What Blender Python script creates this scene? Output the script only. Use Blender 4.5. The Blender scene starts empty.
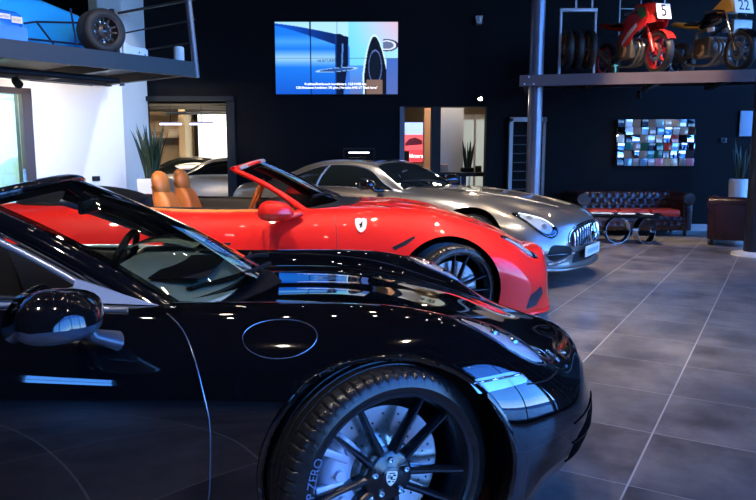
import bpy, math, random
import numpy as np
from mathutils import Vector, Matrix
from mathutils.bvhtree import BVHTree
random.seed(7)
R = math.radians
C = bpy.context.scene.collection

# ------------------------------------------------------------------ camera, world, sun, exposure
cam = bpy.data.cameras.new('camera'); camo = bpy.data.objects.new('camera', cam); C.objects.link(camo)
cam.sensor_width = 36; cam.lens = 697 / 756 * 36; cam.clip_start = .05; cam.clip_end = 200
camo.location = (0, 0, 1.32)
camo.rotation_euler = (R(90) - math.atan(96 / 697), 0, 0)
sc = bpy.context.scene
sc.camera = camo
sc.view_settings.view_transform = 'Standard'; sc.view_settings.look = 'None'
sc.view_settings.gamma = 1; sc.view_settings.use_curve_mapping = False
sc.view_settings.exposure = 0.75
w = bpy.data.worlds.new('daylight'); sc.world = w; w.use_nodes = True
wt = w.node_tree; bgn = wt.nodes['Background']; bgn.inputs[1].default_value = 8.0
_tc = wt.nodes.new('ShaderNodeTexCoord'); _sx = wt.nodes.new('ShaderNodeSeparateXYZ'); _cr = wt.nodes.new('ShaderNodeValToRGB')
wt.links.new(_tc.outputs['Generated'], _sx.inputs[0]); wt.links.new(_sx.outputs[2], _cr.inputs[0]); wt.links.new(_cr.outputs[0], bgn.inputs[0])
_e = _cr.color_ramp.elements; _e[0].position = 0; _e[0].color = (.30, .58, 1, 1); _e[1].position = .55; _e[1].color = (.03, .16, .75, 1)
_m = _cr.color_ramp.elements.new(.14); _m.color = (.08, .33, 1, 1)

def area(name, loc, aim, size, power, col, size_y=None, spread=None):
    l = bpy.data.lights.new(name, 'AREA'); l.energy = power; l.color = col; l.size = size
    if size_y: l.shape = 'RECTANGLE'; l.size_y = size_y
    if spread: l.spread = spread
    o = bpy.data.objects.new(name, l); C.objects.link(o); o.location = loc
    o.rotation_euler = (Vector(aim) - Vector(loc)).to_track_quat('-Z', 'Y').to_euler()
    return o
def spot(name, loc, aim, power, col, angle=70, rad=.05, blend=.6):
    l = bpy.data.lights.new(name, 'SPOT'); l.energy = power; l.color = col; l.spot_size = R(angle); l.spot_blend = blend; l.shadow_soft_size = rad
    o = bpy.data.objects.new(name, l); C.objects.link(o); o.location = loc
    o.rotation_euler = (Vector(aim) - Vector(loc)).to_track_quat('-Z', 'Y').to_euler()
    return o
WARM = (1, .78, .56); NEUT = (1, .93, .86); BLUE = (.22, .5, 1)

# ------------------------------------------------------------------ helpers
def tag(o, label=None, cat=None, group=None, kind=None):
    if label: o['label'] = label
    if cat: o['category'] = cat
    if group: o['group'] = group
    if kind: o['kind'] = kind
    return o
def empty(name, loc=(0, 0, 0), rz=0, label=None, cat=None, group=None):
    o = bpy.data.objects.new(name, None); C.objects.link(o); o.location = loc; o.rotation_euler = (0, 0, rz); o.empty_display_size = .1
    return tag(o, label, cat, group)
MATS = {}
def mat(name, col, rough=.5, metal=0, coat=0, emit=None, es=1, vary=0, vscale=8, bump=0, bscale=40, spec=.5, coat_rough=.02, sheen=0):
    if name in MATS: return MATS[name]
    m = bpy.data.materials.new(name); m.use_nodes = True; MATS[name] = m
    nt = m.node_tree; b = nt.nodes['Principled BSDF']
    b.inputs['Base Color'].default_value = (*col, 1); b.inputs['Roughness'].default_value = rough
    b.inputs['Metallic'].default_value = metal; b.inputs['Coat Weight'].default_value = coat; b.inputs['Coat Roughness'].default_value = coat_rough
    b.inputs['Specular IOR Level'].default_value = spec
    if emit: b.inputs['Emission Color'].default_value = (*emit, 1); b.inputs['Emission Strength'].default_value = es
    tc = nt.nodes.new('ShaderNodeTexCoord')
    n = nt.nodes.new('ShaderNodeTexNoise'); n.inputs['Scale'].default_value = vscale; n.inputs['Detail'].default_value = 4
    nt.links.new(tc.outputs['Object'], n.inputs['Vector'])
    if vary:
        mx = nt.nodes.new('ShaderNodeMix'); mx.data_type = 'RGBA'
        mx.inputs[6].default_value = (*[c * (1 - vary) for c in col], 1); mx.inputs[7].default_value = (*[min(1, c * (1 + vary)) for c in col], 1)
        nt.links.new(n.outputs['Fac'], mx.inputs[0]); nt.links.new(mx.outputs[2], b.inputs['Base Color'])
    if bump:
        n2 = nt.nodes.new('ShaderNodeTexNoise'); n2.inputs['Scale'].default_value = bscale; nt.links.new(tc.outputs['Object'], n2.inputs['Vector'])
        bp = nt.nodes.new('ShaderNodeBump'); bp.inputs['Strength'].default_value = bump; bp.inputs['Distance'].default_value = .01
        nt.links.new(n2.outputs['Fac'], bp.inputs['Height']); nt.links.new(bp.outputs['Normal'], b.inputs['Normal'])
    return m
def glassmat(name, tint=(.6, .75, .72), through=.8, rough=.0):
    if name in MATS: return MATS[name]
    m = bpy.data.materials.new(name); m.use_nodes = True; MATS[name] = m
    nt = m.node_tree; nt.nodes.clear()
    o = nt.nodes.new('ShaderNodeOutputMaterial'); t = nt.nodes.new('ShaderNodeBsdfTransparent'); g = nt.nodes.new('ShaderNodeBsdfGlossy')
    f = nt.nodes.new('ShaderNodeFresnel'); f.inputs[0].default_value = 1.5
    ma = nt.nodes.new('ShaderNodeMath'); ma.operation = 'MULTIPLY_ADD'; ma.inputs[1].default_value = 1.3; ma.inputs[2].default_value = .03
    mx = nt.nodes.new('ShaderNodeMixShader')
    t.inputs[0].default_value = (*[c * through for c in tint], 1); g.inputs[0].default_value = (1, 1, 1, 1); g.inputs[1].default_value = rough
    nt.links.new(f.outputs[0], ma.inputs[0]); nt.links.new(ma.outputs[0], mx.inputs[0]); nt.links.new(t.outputs[0], mx.inputs[1]); nt.links.new(g.outputs[0], mx.inputs[2]); nt.links.new(mx.outputs[0], o.inputs[0])
    return m

class MB:
    def __init__(s): s.v = []; s.f = []; s.mi = []
    def add(s, v, f, mi=0):
        n = len(s.v); s.v += [tuple(p) for p in v]; s.f += [tuple(i + n for i in q) for q in f]; s.mi += [mi] * len(f); return s
    def box(s, x0, x1, y0, y1, z0, z1, b=0, mi=0, M=None):
        if b:
            import bmesh
            bm = bmesh.new(); bmesh.ops.create_cube(bm, size=1)
            for q in bm.verts: q.co = Vector(((x0 + x1) / 2 + q.co.x * (x1 - x0), (y0 + y1) / 2 + q.co.y * (y1 - y0), (z0 + z1) / 2 + q.co.z * (z1 - z0)))
            bmesh.ops.bevel(bm, geom=list(bm.edges), offset=b, segments=3, affect='EDGES', profile=.5)
            bm.verts.index_update(); v = [q.co.copy() for q in bm.verts]; f = [[a.index for a in p.verts] for p in bm.faces]; bm.free()
        else:
            v = [Vector(p) for p in ((x0, y0, z0), (x1, y0, z0), (x1, y1, z0), (x0, y1, z0), (x0, y0, z1), (x1, y0, z1), (x1, y1, z1), (x0, y1, z1))]
            f = [(0, 3, 2, 1), (4, 5, 6, 7), (0, 1, 5, 4), (1, 2, 6, 5), (2, 3, 7, 6), (3, 0, 4, 7)]
        if M is not None: v = [M @ p for p in v]
        return s.add(v, f, mi)
    def tube(s, pts, r, n=10, cap=True, mi=0, closed=False, flat=1, up=None):
        P = [Vector(p) for p in pts]; k = len(P); rs = r if hasattr(r, '__len__') else [r] * k
        V = []; F = []; prev = None
        for i in range(k):
            if closed: t = P[(i + 1) % k] - P[i - 1]
            else: t = P[min(i + 1, k - 1)] - P[max(i - 1, 0)]
            t = t.normalized() if t.length > 1e-9 else Vector((0, 0, 1))
            if prev is None:
                a = Vector(up) if up else (Vector((0, 0, 1)) if abs(t.z) < .9 else Vector((1, 0, 0)))
                nrm = (a - t * a.dot(t)).normalized()
            else: nrm = (prev - t * prev.dot(t)).normalized()
            if up and i: 
                a = Vector(up); nrm = (a - t * a.dot(t)).normalized()
            prev = nrm; bn = t.cross(nrm)
            for j in range(n):
                an = 2 * math.pi * j / n; V.append(P[i] + nrm * (math.cos(an) * rs[i] * flat) + bn * (math.sin(an) * rs[i]))
        for i in range(k if closed else k - 1):
            for j in range(n):
                a = i * n + j; b_ = i * n + (j + 1) % n; c = ((i + 1) % k) * n + (j + 1) % n; d = ((i + 1) % k) * n + j; F.append((a, b_, c, d))
        if cap and not closed: F += [tuple(range(n))[::-1], tuple((k - 1) * n + j for j in range(n))]
        return s.add(V, F, mi)
    def lathe(s, prof, n=32, M=None, mi=0, a0=0, a1=2 * math.pi):       # prof (r, z) round z
        full = abs(a1 - a0 - 2 * math.pi) < 1e-6; m = n if full else n + 1; V = []; F = []
        for (r, z) in prof:
            for j in range(m):
                a = a0 + (a1 - a0) * j / n; V.append(Vector((r * math.cos(a), r * math.sin(a), z)))
        for i in range(len(prof) - 1):
            for j in range(n):
                F.append((i * m + j, i * m + (j + 1) % m, (i + 1) * m + (j + 1) % m, (i + 1) * m + j))
        if M is not None: V = [M @ p for p in V]
        return s.add(V, F, mi)
    def prism(s, poly, t0, t1, M=None, mi=0):                        # poly (x, y) extruded z t0..t1
        n = len(poly); V = [Vector((x, y, t0)) for x, y in poly] + [Vector((x, y, t1)) for x, y in poly]
        F = [tuple(range(n))[::-1], tuple(range(n, 2 * n))] + [(i, (i + 1) % n, n + (i + 1) % n, n + i) for i in range(n)]
        if M is not None: V = [M @ p for p in V]
        return s.add(V, F, mi)
    def ball(s, c, r, n=16, m=10, M=None, mi=0):
        rx, ry, rz = r if hasattr(r, '__len__') else (r, r, r); V = []; F = []
        for i in range(m + 1):
            p = math.pi * i / m
            for j in range(n):
                a = 2 * math.pi * j / n; V.append(Vector((c[0] + rx * math.sin(p) * math.cos(a), c[1] + ry * math.sin(p) * math.sin(a), c[2] + rz * math.cos(p))))
        for i in range(m):
            for j in range(n): F.append((i * n + j, (i + 1) * n + j, (i + 1) * n + (j + 1) % n, i * n + (j + 1) % n))
        if M is not None: V = [M @ p for p in V]
        return s.add(V, F, mi)
    def grid(s, G, mi=0, closed_v=False):                             # G [i][j] points
        a = len(G); b = len(G[0]); V = [p for row in G for p in row]; F = []
        for i in range(a - 1):
            for j in range(b if closed_v else b - 1): F.append((i * b + j, i * b + (j + 1) % b, (i + 1) * b + (j + 1) % b, (i + 1) * b + j))
        return s.add(V, F, mi)
    def build(s, name, m, parent=None, smooth=35, fix=True, loc=None):
        me = bpy.data.meshes.new(name); me.from_pydata([tuple(p) for p in s.v], [], s.f)
        ms = m if isinstance(m, (list, tuple)) else [m]
        for q in ms: me.materials.append(q)
        if len(ms) > 1: me.polygons.foreach_set('material_index', s.mi)
        if fix:
            import bmesh
            bm = bmesh.new(); bm.from_mesh(me); bmesh.ops.remove_doubles(bm, verts=bm.verts, dist=1e-5); bmesh.ops.recalc_face_normals(bm, faces=bm.faces); bm.to_mesh(me); bm.free()
        if smooth:
            me.shade_smooth()
            if smooth < 180: me.set_sharp_from_angle(angle=R(smooth))
        o = bpy.data.objects.new(name, me); C.objects.link(o)
        if parent: o.parent = parent
        if loc: o.location = loc
        return o
def struct(name, mb, m, **k):
    o = mb.build(name, m, None, **k); o['kind'] = 'structure'; return o
def TR(loc=(0, 0, 0), rx=0, ry=0, rz=0, s=(1, 1, 1)):
    return Matrix.Translation(loc) @ Matrix.Rotation(rz, 4, 'Z') @ Matrix.Rotation(ry, 4, 'Y') @ Matrix.Rotation(rx, 4, 'X') @ Matrix.Diagonal((*s, 1))
def copy_tree(o, parent=None):
    c = o.copy(); C.objects.link(c); c.parent = parent
    for ch in list(o.children): copy_tree(ch, c)
    return c
def text(name, body, m, parent, M, size, ext=.001, align='CENTER', squash=1):
    cu = bpy.data.curves.new(name, 'FONT'); cu.body = body; cu.size = size; cu.extrude = ext; cu.align_x = align; cu.align_y = 'CENTER'
    o = bpy.data.objects.new(name, cu); C.objects.link(o)
    dg = bpy.context.evaluated_depsgraph_get(); me = bpy.data.meshes.new_from_object(o.evaluated_get(dg)); bpy.data.objects.remove(o)
    me.transform(Matrix.Diagonal((squash, 1, 1, 1))); me.transform(M); me.materials.clear(); me.materials.append(m)
    o = bpy.data.objects.new(name, me); C.objects.link(o)
    if parent: o.parent = parent
    return o
def nspline(P, tt=None, n=None):
    """natural cubic spline through rows of P, chord-length-ish knots"""
    P = np.array(P, float); k = len(P)
    d = np.sqrt(((P[1:] - P[:-1]).reshape(k - 1, -1) ** 2).sum(1)) ** .6 + 1e-6
    t = np.concatenate([[0], np.cumsum(d)]); return t
def seval(t, P, x):
    P = np.array(P, float); k = len(P); sh = P.shape[1:]; Q = P.reshape(k, -1); h = np.diff(t)
    A = np.zeros((k, k)); B = np.zeros((k, Q.shape[1])); A[0, 0] = A[-1, -1] = 1
    for i in range(1, k - 1):
        A[i, i - 1] = h[i - 1]; A[i, i] = 2 * (h[i - 1] + h[i]); A[i, i + 1] = h[i]
        B[i] = 6 * ((Q[i + 1] - Q[i]) / h[i] - (Q[i] - Q[i - 1]) / h[i - 1])
    M = np.linalg.solve(A, B); x = np.clip(x, t[0], t[-1]); i = np.clip(np.searchsorted(t, x) - 1, 0, k - 2)
    dx = (x - t[i])[:, None]; H = h[i][:, None]; r = t[i + 1][:, None] - x[:, None]
    out = M[i] * r ** 3 / (6 * H) + M[i + 1] * dx ** 3 / (6 * H) + (Q[i] / H - M[i] * H / 6) * r + (Q[i + 1] / H - M[i + 1] * H / 6) * dx
    return out.reshape((len(x),) + sh)
def curve(pts, n):
    P = np.array(pts, float); t = nspline(P); return seval(t, P, np.linspace(0, t[-1], n))
def ccurve(pts, n):
    """closed smooth curve"""
    P = np.array(pts, float); k = len(P); E_ = np.concatenate([P[-3:], P, P[:4]]); t = nspline(E_); return seval(t, E_, np.linspace(t[3], t[3 + k], n, endpoint=False))
# ------------------------------------------------------------------ materials
M = {}
M['black_gloss'] = mat('piano_black', (.004, .004, .005), .06, coat=.6)
M['black_paint'] = mat('deep_black_paint', (.0025, .0027, .0035), .035, coat=1, coat_rough=.008, spec=.6)
M['red_paint'] = mat('rosso_paint', (.86, .014, .008), .5, coat=1, coat_rough=.01, spec=.15)
M['silver_paint'] = mat('silver_grey_paint', (.26, .24, .215), .30, metal=.75, coat=1, coat_rough=.01)
M['dark_silver_paint'] = mat('anthracite_paint', (.03, .03, .032), .2, metal=.4, coat=1)
M['pale_paint'] = mat('champagne_paint', (.55, .5, .44), .3, metal=.4, coat=1)
M['black_matte'] = mat('black_plastic', (.005, .005, .006), .6, spec=.25)
M['black_rubber'] = mat('black_rubber', (.01, .01, .01), .6)
M['tyre'] = mat('tyre_rubber', (.014, .014, .015), .24, vary=.3, vscale=30, bump=.1, bscale=200)
M['satin_black'] = mat('satin_black_alloy', (.006, .008, .012), .22, coat=.5, coat_rough=.15)
M['disc'] = mat('brake_steel', (.62, .62, .62), .22, metal=.9)
M['silver'] = mat('silver_caliper', (.62, .58, .70), .35, metal=.3, coat=.5)
M['red_caliper'] = mat('red_caliper', (.6, .02, .02), .35, coat=.5)
M['chrome'] = mat('chrome', (.8, .8, .82), .1, metal=1)
M['alu'] = mat('satin_aluminium', (.55, .55, .58), .28, metal=.9)
M['mirror_glass'] = mat('mirror_glass', (.7, .72, .75), .02, metal=1)
M['lamp_glass'] = glassmat('clear_lens', (.95, .97, 1), .9)
M['screen_glass'] = glassmat('tinted_windscreen', (.80, .93, .88), .9)
M['red_glass'] = glassmat('red_car_windscreen', (.55, .62, .62), .5)
M['tan_leather'] = mat('tan_leather', (.82, .22, .035), .42, vary=.12, bump=.15, bscale=180)
M['black_leather'] = mat('black_leather', (.012, .012, .013), .45, bump=.15, bscale=180)
M['dash'] = mat('grey_green_dash', (.42, .46, .37), .6, bump=.1, bscale=200)
M['white'] = mat('white_lacquer', (.8, .8, .8), .35)
M['lamp_inner'] = mat('lamp_reflector', (.80, .86, .92), .3, metal=.25)
M['led'] = mat('led_strip', (.9, .95, 1), .2, emit=(.8, .9, 1), es=1.2)
M['dark_window'] = mat('privacy_glass', (.006, .009, .010), .03, coat=1, spec=.8)
# ------------------------------------------------------------------ car builders
class Surf:
    """a dense smooth shell splined through hand-set stations of rails; keeps a BVH for laying panels on it"""
    def __init__(s, ctrl, nu, nv, close=(True, True)):
        P = np.array(ctrl, float); K, Rr, _ = P.shape
        m = P[:, 1:][:, ::-1] * 1.0; neg = P[:, 1:].copy(); neg[:, :, 1] *= -1
        F = np.concatenate([m, P[:, :1], neg], axis=1)                 # +y bottom .. top .. -y bottom
        a, b = 0, K - 1
        ext = [F]; fl = lambda A: A * np.array([1, -1, 1])
        if close[1]: ext.append(fl(F[K - 2:K - 1])); 
        if close[0]: ext.insert(0, fl(F[1:2])); a += 1; b += 1
        E_ = np.concatenate(ext); t = nspline(E_)
        uu = np.linspace(t[a], t[b], nu); G = seval(t, E_, uu)           # nu x 2R-1 x 3
        d = np.sqrt(((G[:, 1:] - G[:, :-1]) ** 2).sum(2)).mean(0) ** .7; tv = np.concatenate([[0], np.cumsum(d)])
        vv = np.linspace(0, tv[-1], nv); H = seval(tv, G.transpose(1, 0, 2), vv).transpose(1, 0, 2)
        s.G = H; s.nu = nu; s.nv = nv
        s.V = H.reshape(-1, 3); idx = np.arange(nu * nv).reshape(nu, nv)
        s.F = np.stack([idx[:-1, :-1], idx[:-1, 1:], idx[1:, 1:], idx[1:, :-1]], -1).reshape(-1, 4)
        tri = np.concatenate([s.F[:, [0, 1, 2]], s.F[:, [0, 2, 3]]]); s.tri = tri
        fn = np.cross(s.V[tri[:, 1]] - s.V[tri[:, 0]], s.V[tri[:, 2]] - s.V[tri[:, 0]])
        N = np.zeros_like(s.V); 
        for k in range(3): np.add.at(N, tri[:, k], fn)
        N /= np.linalg.norm(N, axis=1)[:, None] + 1e-12
        c = s.V.mean(0)
        if ((s.V - c) * N).sum() < 0: N = -N
        s.N = N
        s.bvh = BVHTree.FromPolygons([tuple(p) for p in s.V], [tuple(int(i) for i in q) for q in tri])
    def near(s, p, off=0.0):
        co, n, i, d = s.bvh.find_nearest(Vector(p))
        t = s.tri[i]; a, b, c = s.V[t]; v0 = b - a; v1 = c - a; v2 = np.array(co) - a
        d00 = v0 @ v0; d01 = v0 @ v1; d11 = v1 @ v1; d20 = v2 @ v0; d21 = v2 @ v1; den = d00 * d11 - d01 * d01
        if abs(den) < 1e-16: nn = s.N[t[0]]
        else:
            v = (d11 * d20 - d01 * d21) / den; w_ = (d00 * d21 - d01 * d20) / den; nn = s.N[t[0]] * (1 - v - w_) + s.N[t[1]] * v + s.N[t[2]] * w_
        nn = nn / (np.linalg.norm(nn) + 1e-12)
        return Vector(np.array(co) + nn * off), Vector(nn)
    def cast(s, p, d):
        h = s.bvh.ray_cast(Vector(p), Vector(d)); return h[0]
    def shell(s, name, m, parent, cuts=(), cell=.03):
        V = s.V.copy(); fc = V[s.F].mean(1); keep = np.ones(len(s.F), bool)
        for (fn, ax, cond) in cuts:
            keep &= ~((fn(fc) < 0) & cond(fc))
        used = np.zeros(len(V), bool); used[s.F[keep].ravel()] = True
        gone = np.zeros(len(V), bool); gone[s.F[~keep].ravel()] = True
        bd = used & gone
        for (fn, ax, cond) in cuts:
            f0 = fn(V); sel = bd & (np.abs(f0) < cell) & cond(V)
            ids = np.nonzero(sel)[0]
            if not len(ids): continue
            P = V[ids].copy()
            for _ in range(3):
                g = np.zeros_like(P); e = 1e-4; f1 = fn(P)
                for k in range(3):
                    if k == ax: continue
                    Q = P.copy(); Q[:, k] += e; g[:, k] = (fn(Q) - f1) / e
                P -= g * (f1 / ((g ** 2).sum(1) + 1e-9))[:, None]
            for j, i_ in enumerate(ids):
                q = P[j].copy(); d = np.zeros(3); o = q.copy()
                if ax == 1: d[1] = -np.sign(V[i_][1]); o[1] = np.sign(V[i_][1]) * 2
                else: d[2] = -1; o[2] = 3
                h = s.bvh.ray_cast(Vector(o), Vector(d))
                if h[0] is not None and (h[0] - Vector(V[i_])).length < .12: V[i_] = h[0]
                else: V[i_] = q
        mb = MB(); mb.v = [tuple(p) for p in V]; mb.f = [tuple(int(i) for i in q) for q in s.F[keep]]; mb.mi = [0] * len(mb.f)
        import bmesh
        o = mb.build(name, m, parent, smooth=180, fix=False)
        bm = bmesh.new(); bm.from_mesh(o.data); bmesh.ops.delete(bm, geom=[v for v in bm.verts if not v.link_faces], context='VERTS')
        bmesh.ops.remove_doubles(bm, verts=bm.verts, dist=1e-4); bmesh.ops.recalc_face_normals(bm, faces=bm.faces); bm.to_mesh(o.data); bm.free(); o.data.shade_smooth()
        return o
    def patch(s, name, outline, m, parent, off=.002, rings=12, n=96, smooth_outline=True, dome=0, rim=True):
        """a panel following the surface inside a closed outline of rough 3D points"""
        P = ccurve(outline, n) if smooth_outline else polyl(outline, n)
        P = np.array([s.near(p)[0] for p in P]); c = P.mean(0); q, nn = s.near(c); V = [q + nn * (off + dome)]; NN = [nn]; F = []
        for i in range(1, rings + 1):
            t = i / rings
            for j in range(n):
                q, nn = s.near(c + (P[j] - c) * t, 0); V.append(q + nn * (off + dome * (1 - t * t))); NN.append(nn)
        F += [(0, 1 + j, 1 + (j + 1) % n) for j in range(n)]
        for i in range(rings - 1):
            a = 1 + i * n
            for j in range(n): F.append((a + j, a + n + j, a + n + (j + 1) % n, a + (j + 1) % n))
        if rim:
            a = 1 + (rings - 1) * n; b0 = len(V)
            for j in range(n): V.append(V[a + j] - NN[a + j] * (off + .003)); NN.append(NN[a + j])
            for j in range(n): F.append((a + j, b0 + j, b0 + (j + 1) % n, a + (j + 1) % n))
        f0 = F[0]; nf = (V[f0[1]] - V[f0[0]]).cross(V[f0[2]] - V[f0[0]])
        if nf.dot(NN[0]) < 0: F = [q[::-1] for q in F]
        o = MB().add(V, F).build(name, m, parent, smooth=180, fix=False)
        if not dome: o.data.normals_split_custom_set_from_vertices([tuple(q) for q in NN])
        return o
    def seam(s, name, pts, m, parent, r=.0025, closed=False, n=60, off=.0005, smooth_line=True, flat=1):
        P = (ccurve(pts, n) if closed else (curve(pts, n) if smooth_line else polyl(pts, n, False)))
        P = [s.near(p, off)[0] for p in P]
        return MB().tube(P, r, 6, closed=closed, flat=flat).build(name, m, parent, smooth=60)
def polyl(pts, n, closed=True):
    P = [np.array(p, float) for p in pts]; 
    if closed: P = P + [P[0]]
    L = [np.linalg.norm(P[i + 1] - P[i]) for i in range(len(P) - 1)]; T = sum(L); out = []
    for k in range(n):
        d = T * k / (n if closed else n - 1); i = 0
        while i < len(L) - 1 and d > L[i]: d -= L[i]; i += 1
        out.append(P[i] + (P[i + 1] - P[i]) * (d / max(L[i], 1e-9)))
    return np.array(out)
def arch(xa, za, ra):
    return (lambda P: np.hypot(P[:, 0] - xa, P[:, 2] - za) - ra, 1, lambda P: (np.abs(P[:, 1]) > .45) & (P[:, 2] < za + ra + .1))
def rbox(P, xc, hx, hy, r):
    qx = np.abs(P[:, 0] - xc) - hx + r; qy = np.abs(P[:, 1]) - hy + r
    return np.hypot(np.maximum(qx, 0), np.maximum(qy, 0)) + np.minimum(np.maximum(qx, qy), 0) - r
def cockpit(xr, xf, hy, r=.2):
    xc, hx = (xr + xf) / 2, (xf - xr) / 2
    return (lambda P: rbox(P, xc, hx, hy, r), 2, lambda P: P[:, 2] > .5)
def rrect(xr, xf, hy, r, n=10):
    out = []
    for (cx_, cy_, a0) in ((xf - r, hy - r, 0), (xr + r, hy - r, 90), (xr + r, -hy + r, 180), (xf - r, -hy + r, 270)):
        for k in range(n + 1): a = R(a0 + 90 * k / n); out.append((cx_ + r * math.cos(a), cy_ + r * math.sin(a)))
    return out
def station(x, zc, zv, zcr, ycr, ymx, zsh, zsill=.18, ysill=None, bow=.0):
    ysill = ysill or ymx - .05
    L = [(0, zc), (.38 * ycr, zc * .75 + zv * .25), (.70 * ycr, zv), (ycr * .90, (zcr - .004)), (ycr + .35 * (ymx - ycr), zcr - .03 - .1 * (zcr - zsh)),
         (ymx - .012, zsh), (ymx, zsill + (zsh - zsill) * .6), (ymx - .015, zsill + (zsh - zsill) * .25), (ysill, zsill), (ysill * .7, zsill - .045), (0, zsill - .045)]
    return [(x + bow * (1 - (y / ymx) ** 2), y, z) for y, z in L]
def liner(surf, parent, xa, za, ra, m, inner=.42, ytyre=None):
    G = []
    for sgn in (-1, 1):
        rows = [[], [], []]
        for k in range(49):
            a = R(-35 + 250 * k / 48); x = xa + ra * math.cos(a); z = za + ra * math.sin(a)
            h = surf.cast((x, sgn * 2, z), (0, -sgn, 0)); y = abs(h.y) if h is not None else .8
            rows[0].append((x, sgn * (y - .001), z)); rows[1].append((x + .004 * math.cos(a), sgn * (y - .05), z + .004 * math.sin(a))); rows[2].append((x + .02 * math.cos(a), sgn * inner, z + .02 * math.sin(a)))
        MB().grid(rows).add([rows[2][k] for k in range(49)] + [(xa, sgn * inner, za)], [(k, k + 1, 49) for k in range(48)]).build('wheel_arch_liner', m, parent, smooth=60)
def make_wheel(parent, pos, Rt=.345, Rr=.25, W=.25, steer=0, left=False, pairs=5, spread=12, rot=-18, mrim=None, mcal=None, cap=True, name='wheel', sw=.021, crest=None, detail=True):
    M0 = TR(rx=R(90))
    z1 = W / 2
    rim = MB()
    rim.lathe([(Rr + .004, z1 - .012), (Rr + .011, z1 - .006), (Rr + .009, z1), (Rr - .002, z1 - .003), (Rr - .012, z1 - .02), (Rr - .02, z1 - .10), (Rr - .02, -z1 + .03), (Rr + .01, -z1 + .01)], 72, M0)
    fz = z1 - .035                                                     # spoke plane
    for k in range(pairs):
        for sg in (-1, 1):
            a1 = R(rot + 360 / pairs * k + sg * spread); a0 = R(rot + 360 / pairs * k + sg * 24); 
            p0 = Vector((.042 * math.cos(a0), .042 * math.sin(a0), fz - .012)); p1 = Vector(((Rr - .006) * math.cos(a1), (Rr - .006) * math.sin(a1), fz + .012))
            d = (p1 - p0).normalized(); sd = d.cross(Vector((0, 0, 1))).normalized(); V = []
            for (p, w_, dp) in ((p0, sw * 1.35, .04), (p0.lerp(p1, .5) + Vector((0, 0, -.004)), sw * .95, .032), (p1, sw * .8, .03)):
                for (q, h) in ((-1, -dp), (-.95, -.004), (-.35, .003), (.35, .003), (.95, -.004), (1, -dp)): V.append(p + sd * (q * w_ / 2) + Vector((0, 0, h)))
            F = []
            for i in range(2):
                for j in range(6): F.append((i * 6 + j, i * 6 + (j + 1) % 6, (i + 1) * 6 + (j + 1) % 6, (i + 1) * 6 + j))
            F += [(0, 1, 2, 3, 4, 5)[::-1], (12, 13, 14, 15, 16, 17)]
            rim.add([M0 @ q for q in V], F)
    rim.lathe([(0, fz - .06), (.075, fz - .06), (.078, fz - .012), (.068, fz - .004), (.04, fz - .004), (.036, fz - .001), (0, fz - .001)], 48, M0)
    o = rim.build(name, mrim, parent, smooth=40)
    o.location = pos; o.rotation_euler = (0, 0, R(steer) + (math.pi if left else 0))
    # tyre
    n = 384 if detail else 72
    prof = [(Rr, z1 - .012, 0), (Rr + .012, z1 + .002, 0), (Rr + .03, z1 + .008, 0), (Rt - .05, z1 + .009, 0), (Rt - .03, z1 + .003, 0), (Rt - .016, z1 - .006, 1), (Rt - .006, z1 - .018, 1), (Rt - .002, z1 - .032, 1), (Rt, z1 - .06, 0)]
    for g in (.055, .018):
        prof += [(Rt, g + .007, 0), (Rt - .007, g + .005, 0), (Rt - .007, g - .005, 0), (Rt, g - .007, 0)]
    prof = prof + [(r, -z, q) for r, z, q in prof[::-1]]
    V = []; F = []
    for (r, z, q) in prof:
        for j in range(n):
            rr = r - (.007 if (q and detail and j % 6 == 0) else 0); a = 2 * math.pi * j / n; V.append(Vector((rr * math.cos(a), rr * math.sin(a), z)))
    for i in range(len(prof) - 1):
        for j in range(n): F.append((i * n + j, i * n + (j + 1) % n, (i + 1) * n + (j + 1) % n, (i + 1) * n + j))
    MB().add([M0 @ p for p in V], F).build('tyre', M['tyre'], o, smooth=40)
    # disc
    db = MB(); dz = fz - .075
    db.lathe([(.085, dz), (.088, dz + .002), (Rr * .76, dz + .002), (Rr * .76, dz - .028), (.085, dz - .028)], 64, M0)
    db.lathe([(.05, dz + .03), (.085, dz + .03), (.09, dz)], 48, M0)
    if detail:
        for k in range(20):
            for q in range(4):
                a = R(18 * k + q * 5); r = .105 + q * (Rr * .76 - .12) / 3.4
                db.lathe([(.0, dz + .0035), (.0035, dz + .0035)], 8, M0 @ TR((r * math.cos(a), r * math.sin(a), 0)), mi=1)
    db.build('brake_disc', [M['disc'], M['black_matte']], o, smooth=40)
    cb = MB(); c0, c1 = (R(133), R(208))
    cb.lathe([(.115, dz - .05), (.115, dz + .03), (.135, dz + .042), (.175, dz + .045), (.2, dz + .035), (.213, dz + .012), (.213, dz - .05), (.115, dz - .05)], 24, M0, a0=c0, a1=c1)
    for a in (c0 + .12, (c0 + c1) / 2, c1 - .12):
        cb.lathe([(.0, dz + .055), (.016, dz + .055), (.02, dz + .045), (.02, dz + .02)], 14, M0 @ TR((.158 * math.cos(a), .158 * math.sin(a), 0)))
        cb.box(-.012, .012, -.045, .045, dz + .03, dz + .05, .004, M=M0 @ TR((.188 * math.cos(a + .2), .188 * math.sin(a + .2), 0), rz=a + .2 + R(90)))
    cb.build('brake_caliper', mcal or M['silver'], o, smooth=40)
    if cap:
        MB().lathe([(0, fz + .004), (.028, fz + .004), (.033, fz + .001), (.034, fz - .004)], 40, M0).build('centre_cap', M['satin_black'], o, smooth=40)
        if crest: crest(o, fz + .0045, M0)
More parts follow.
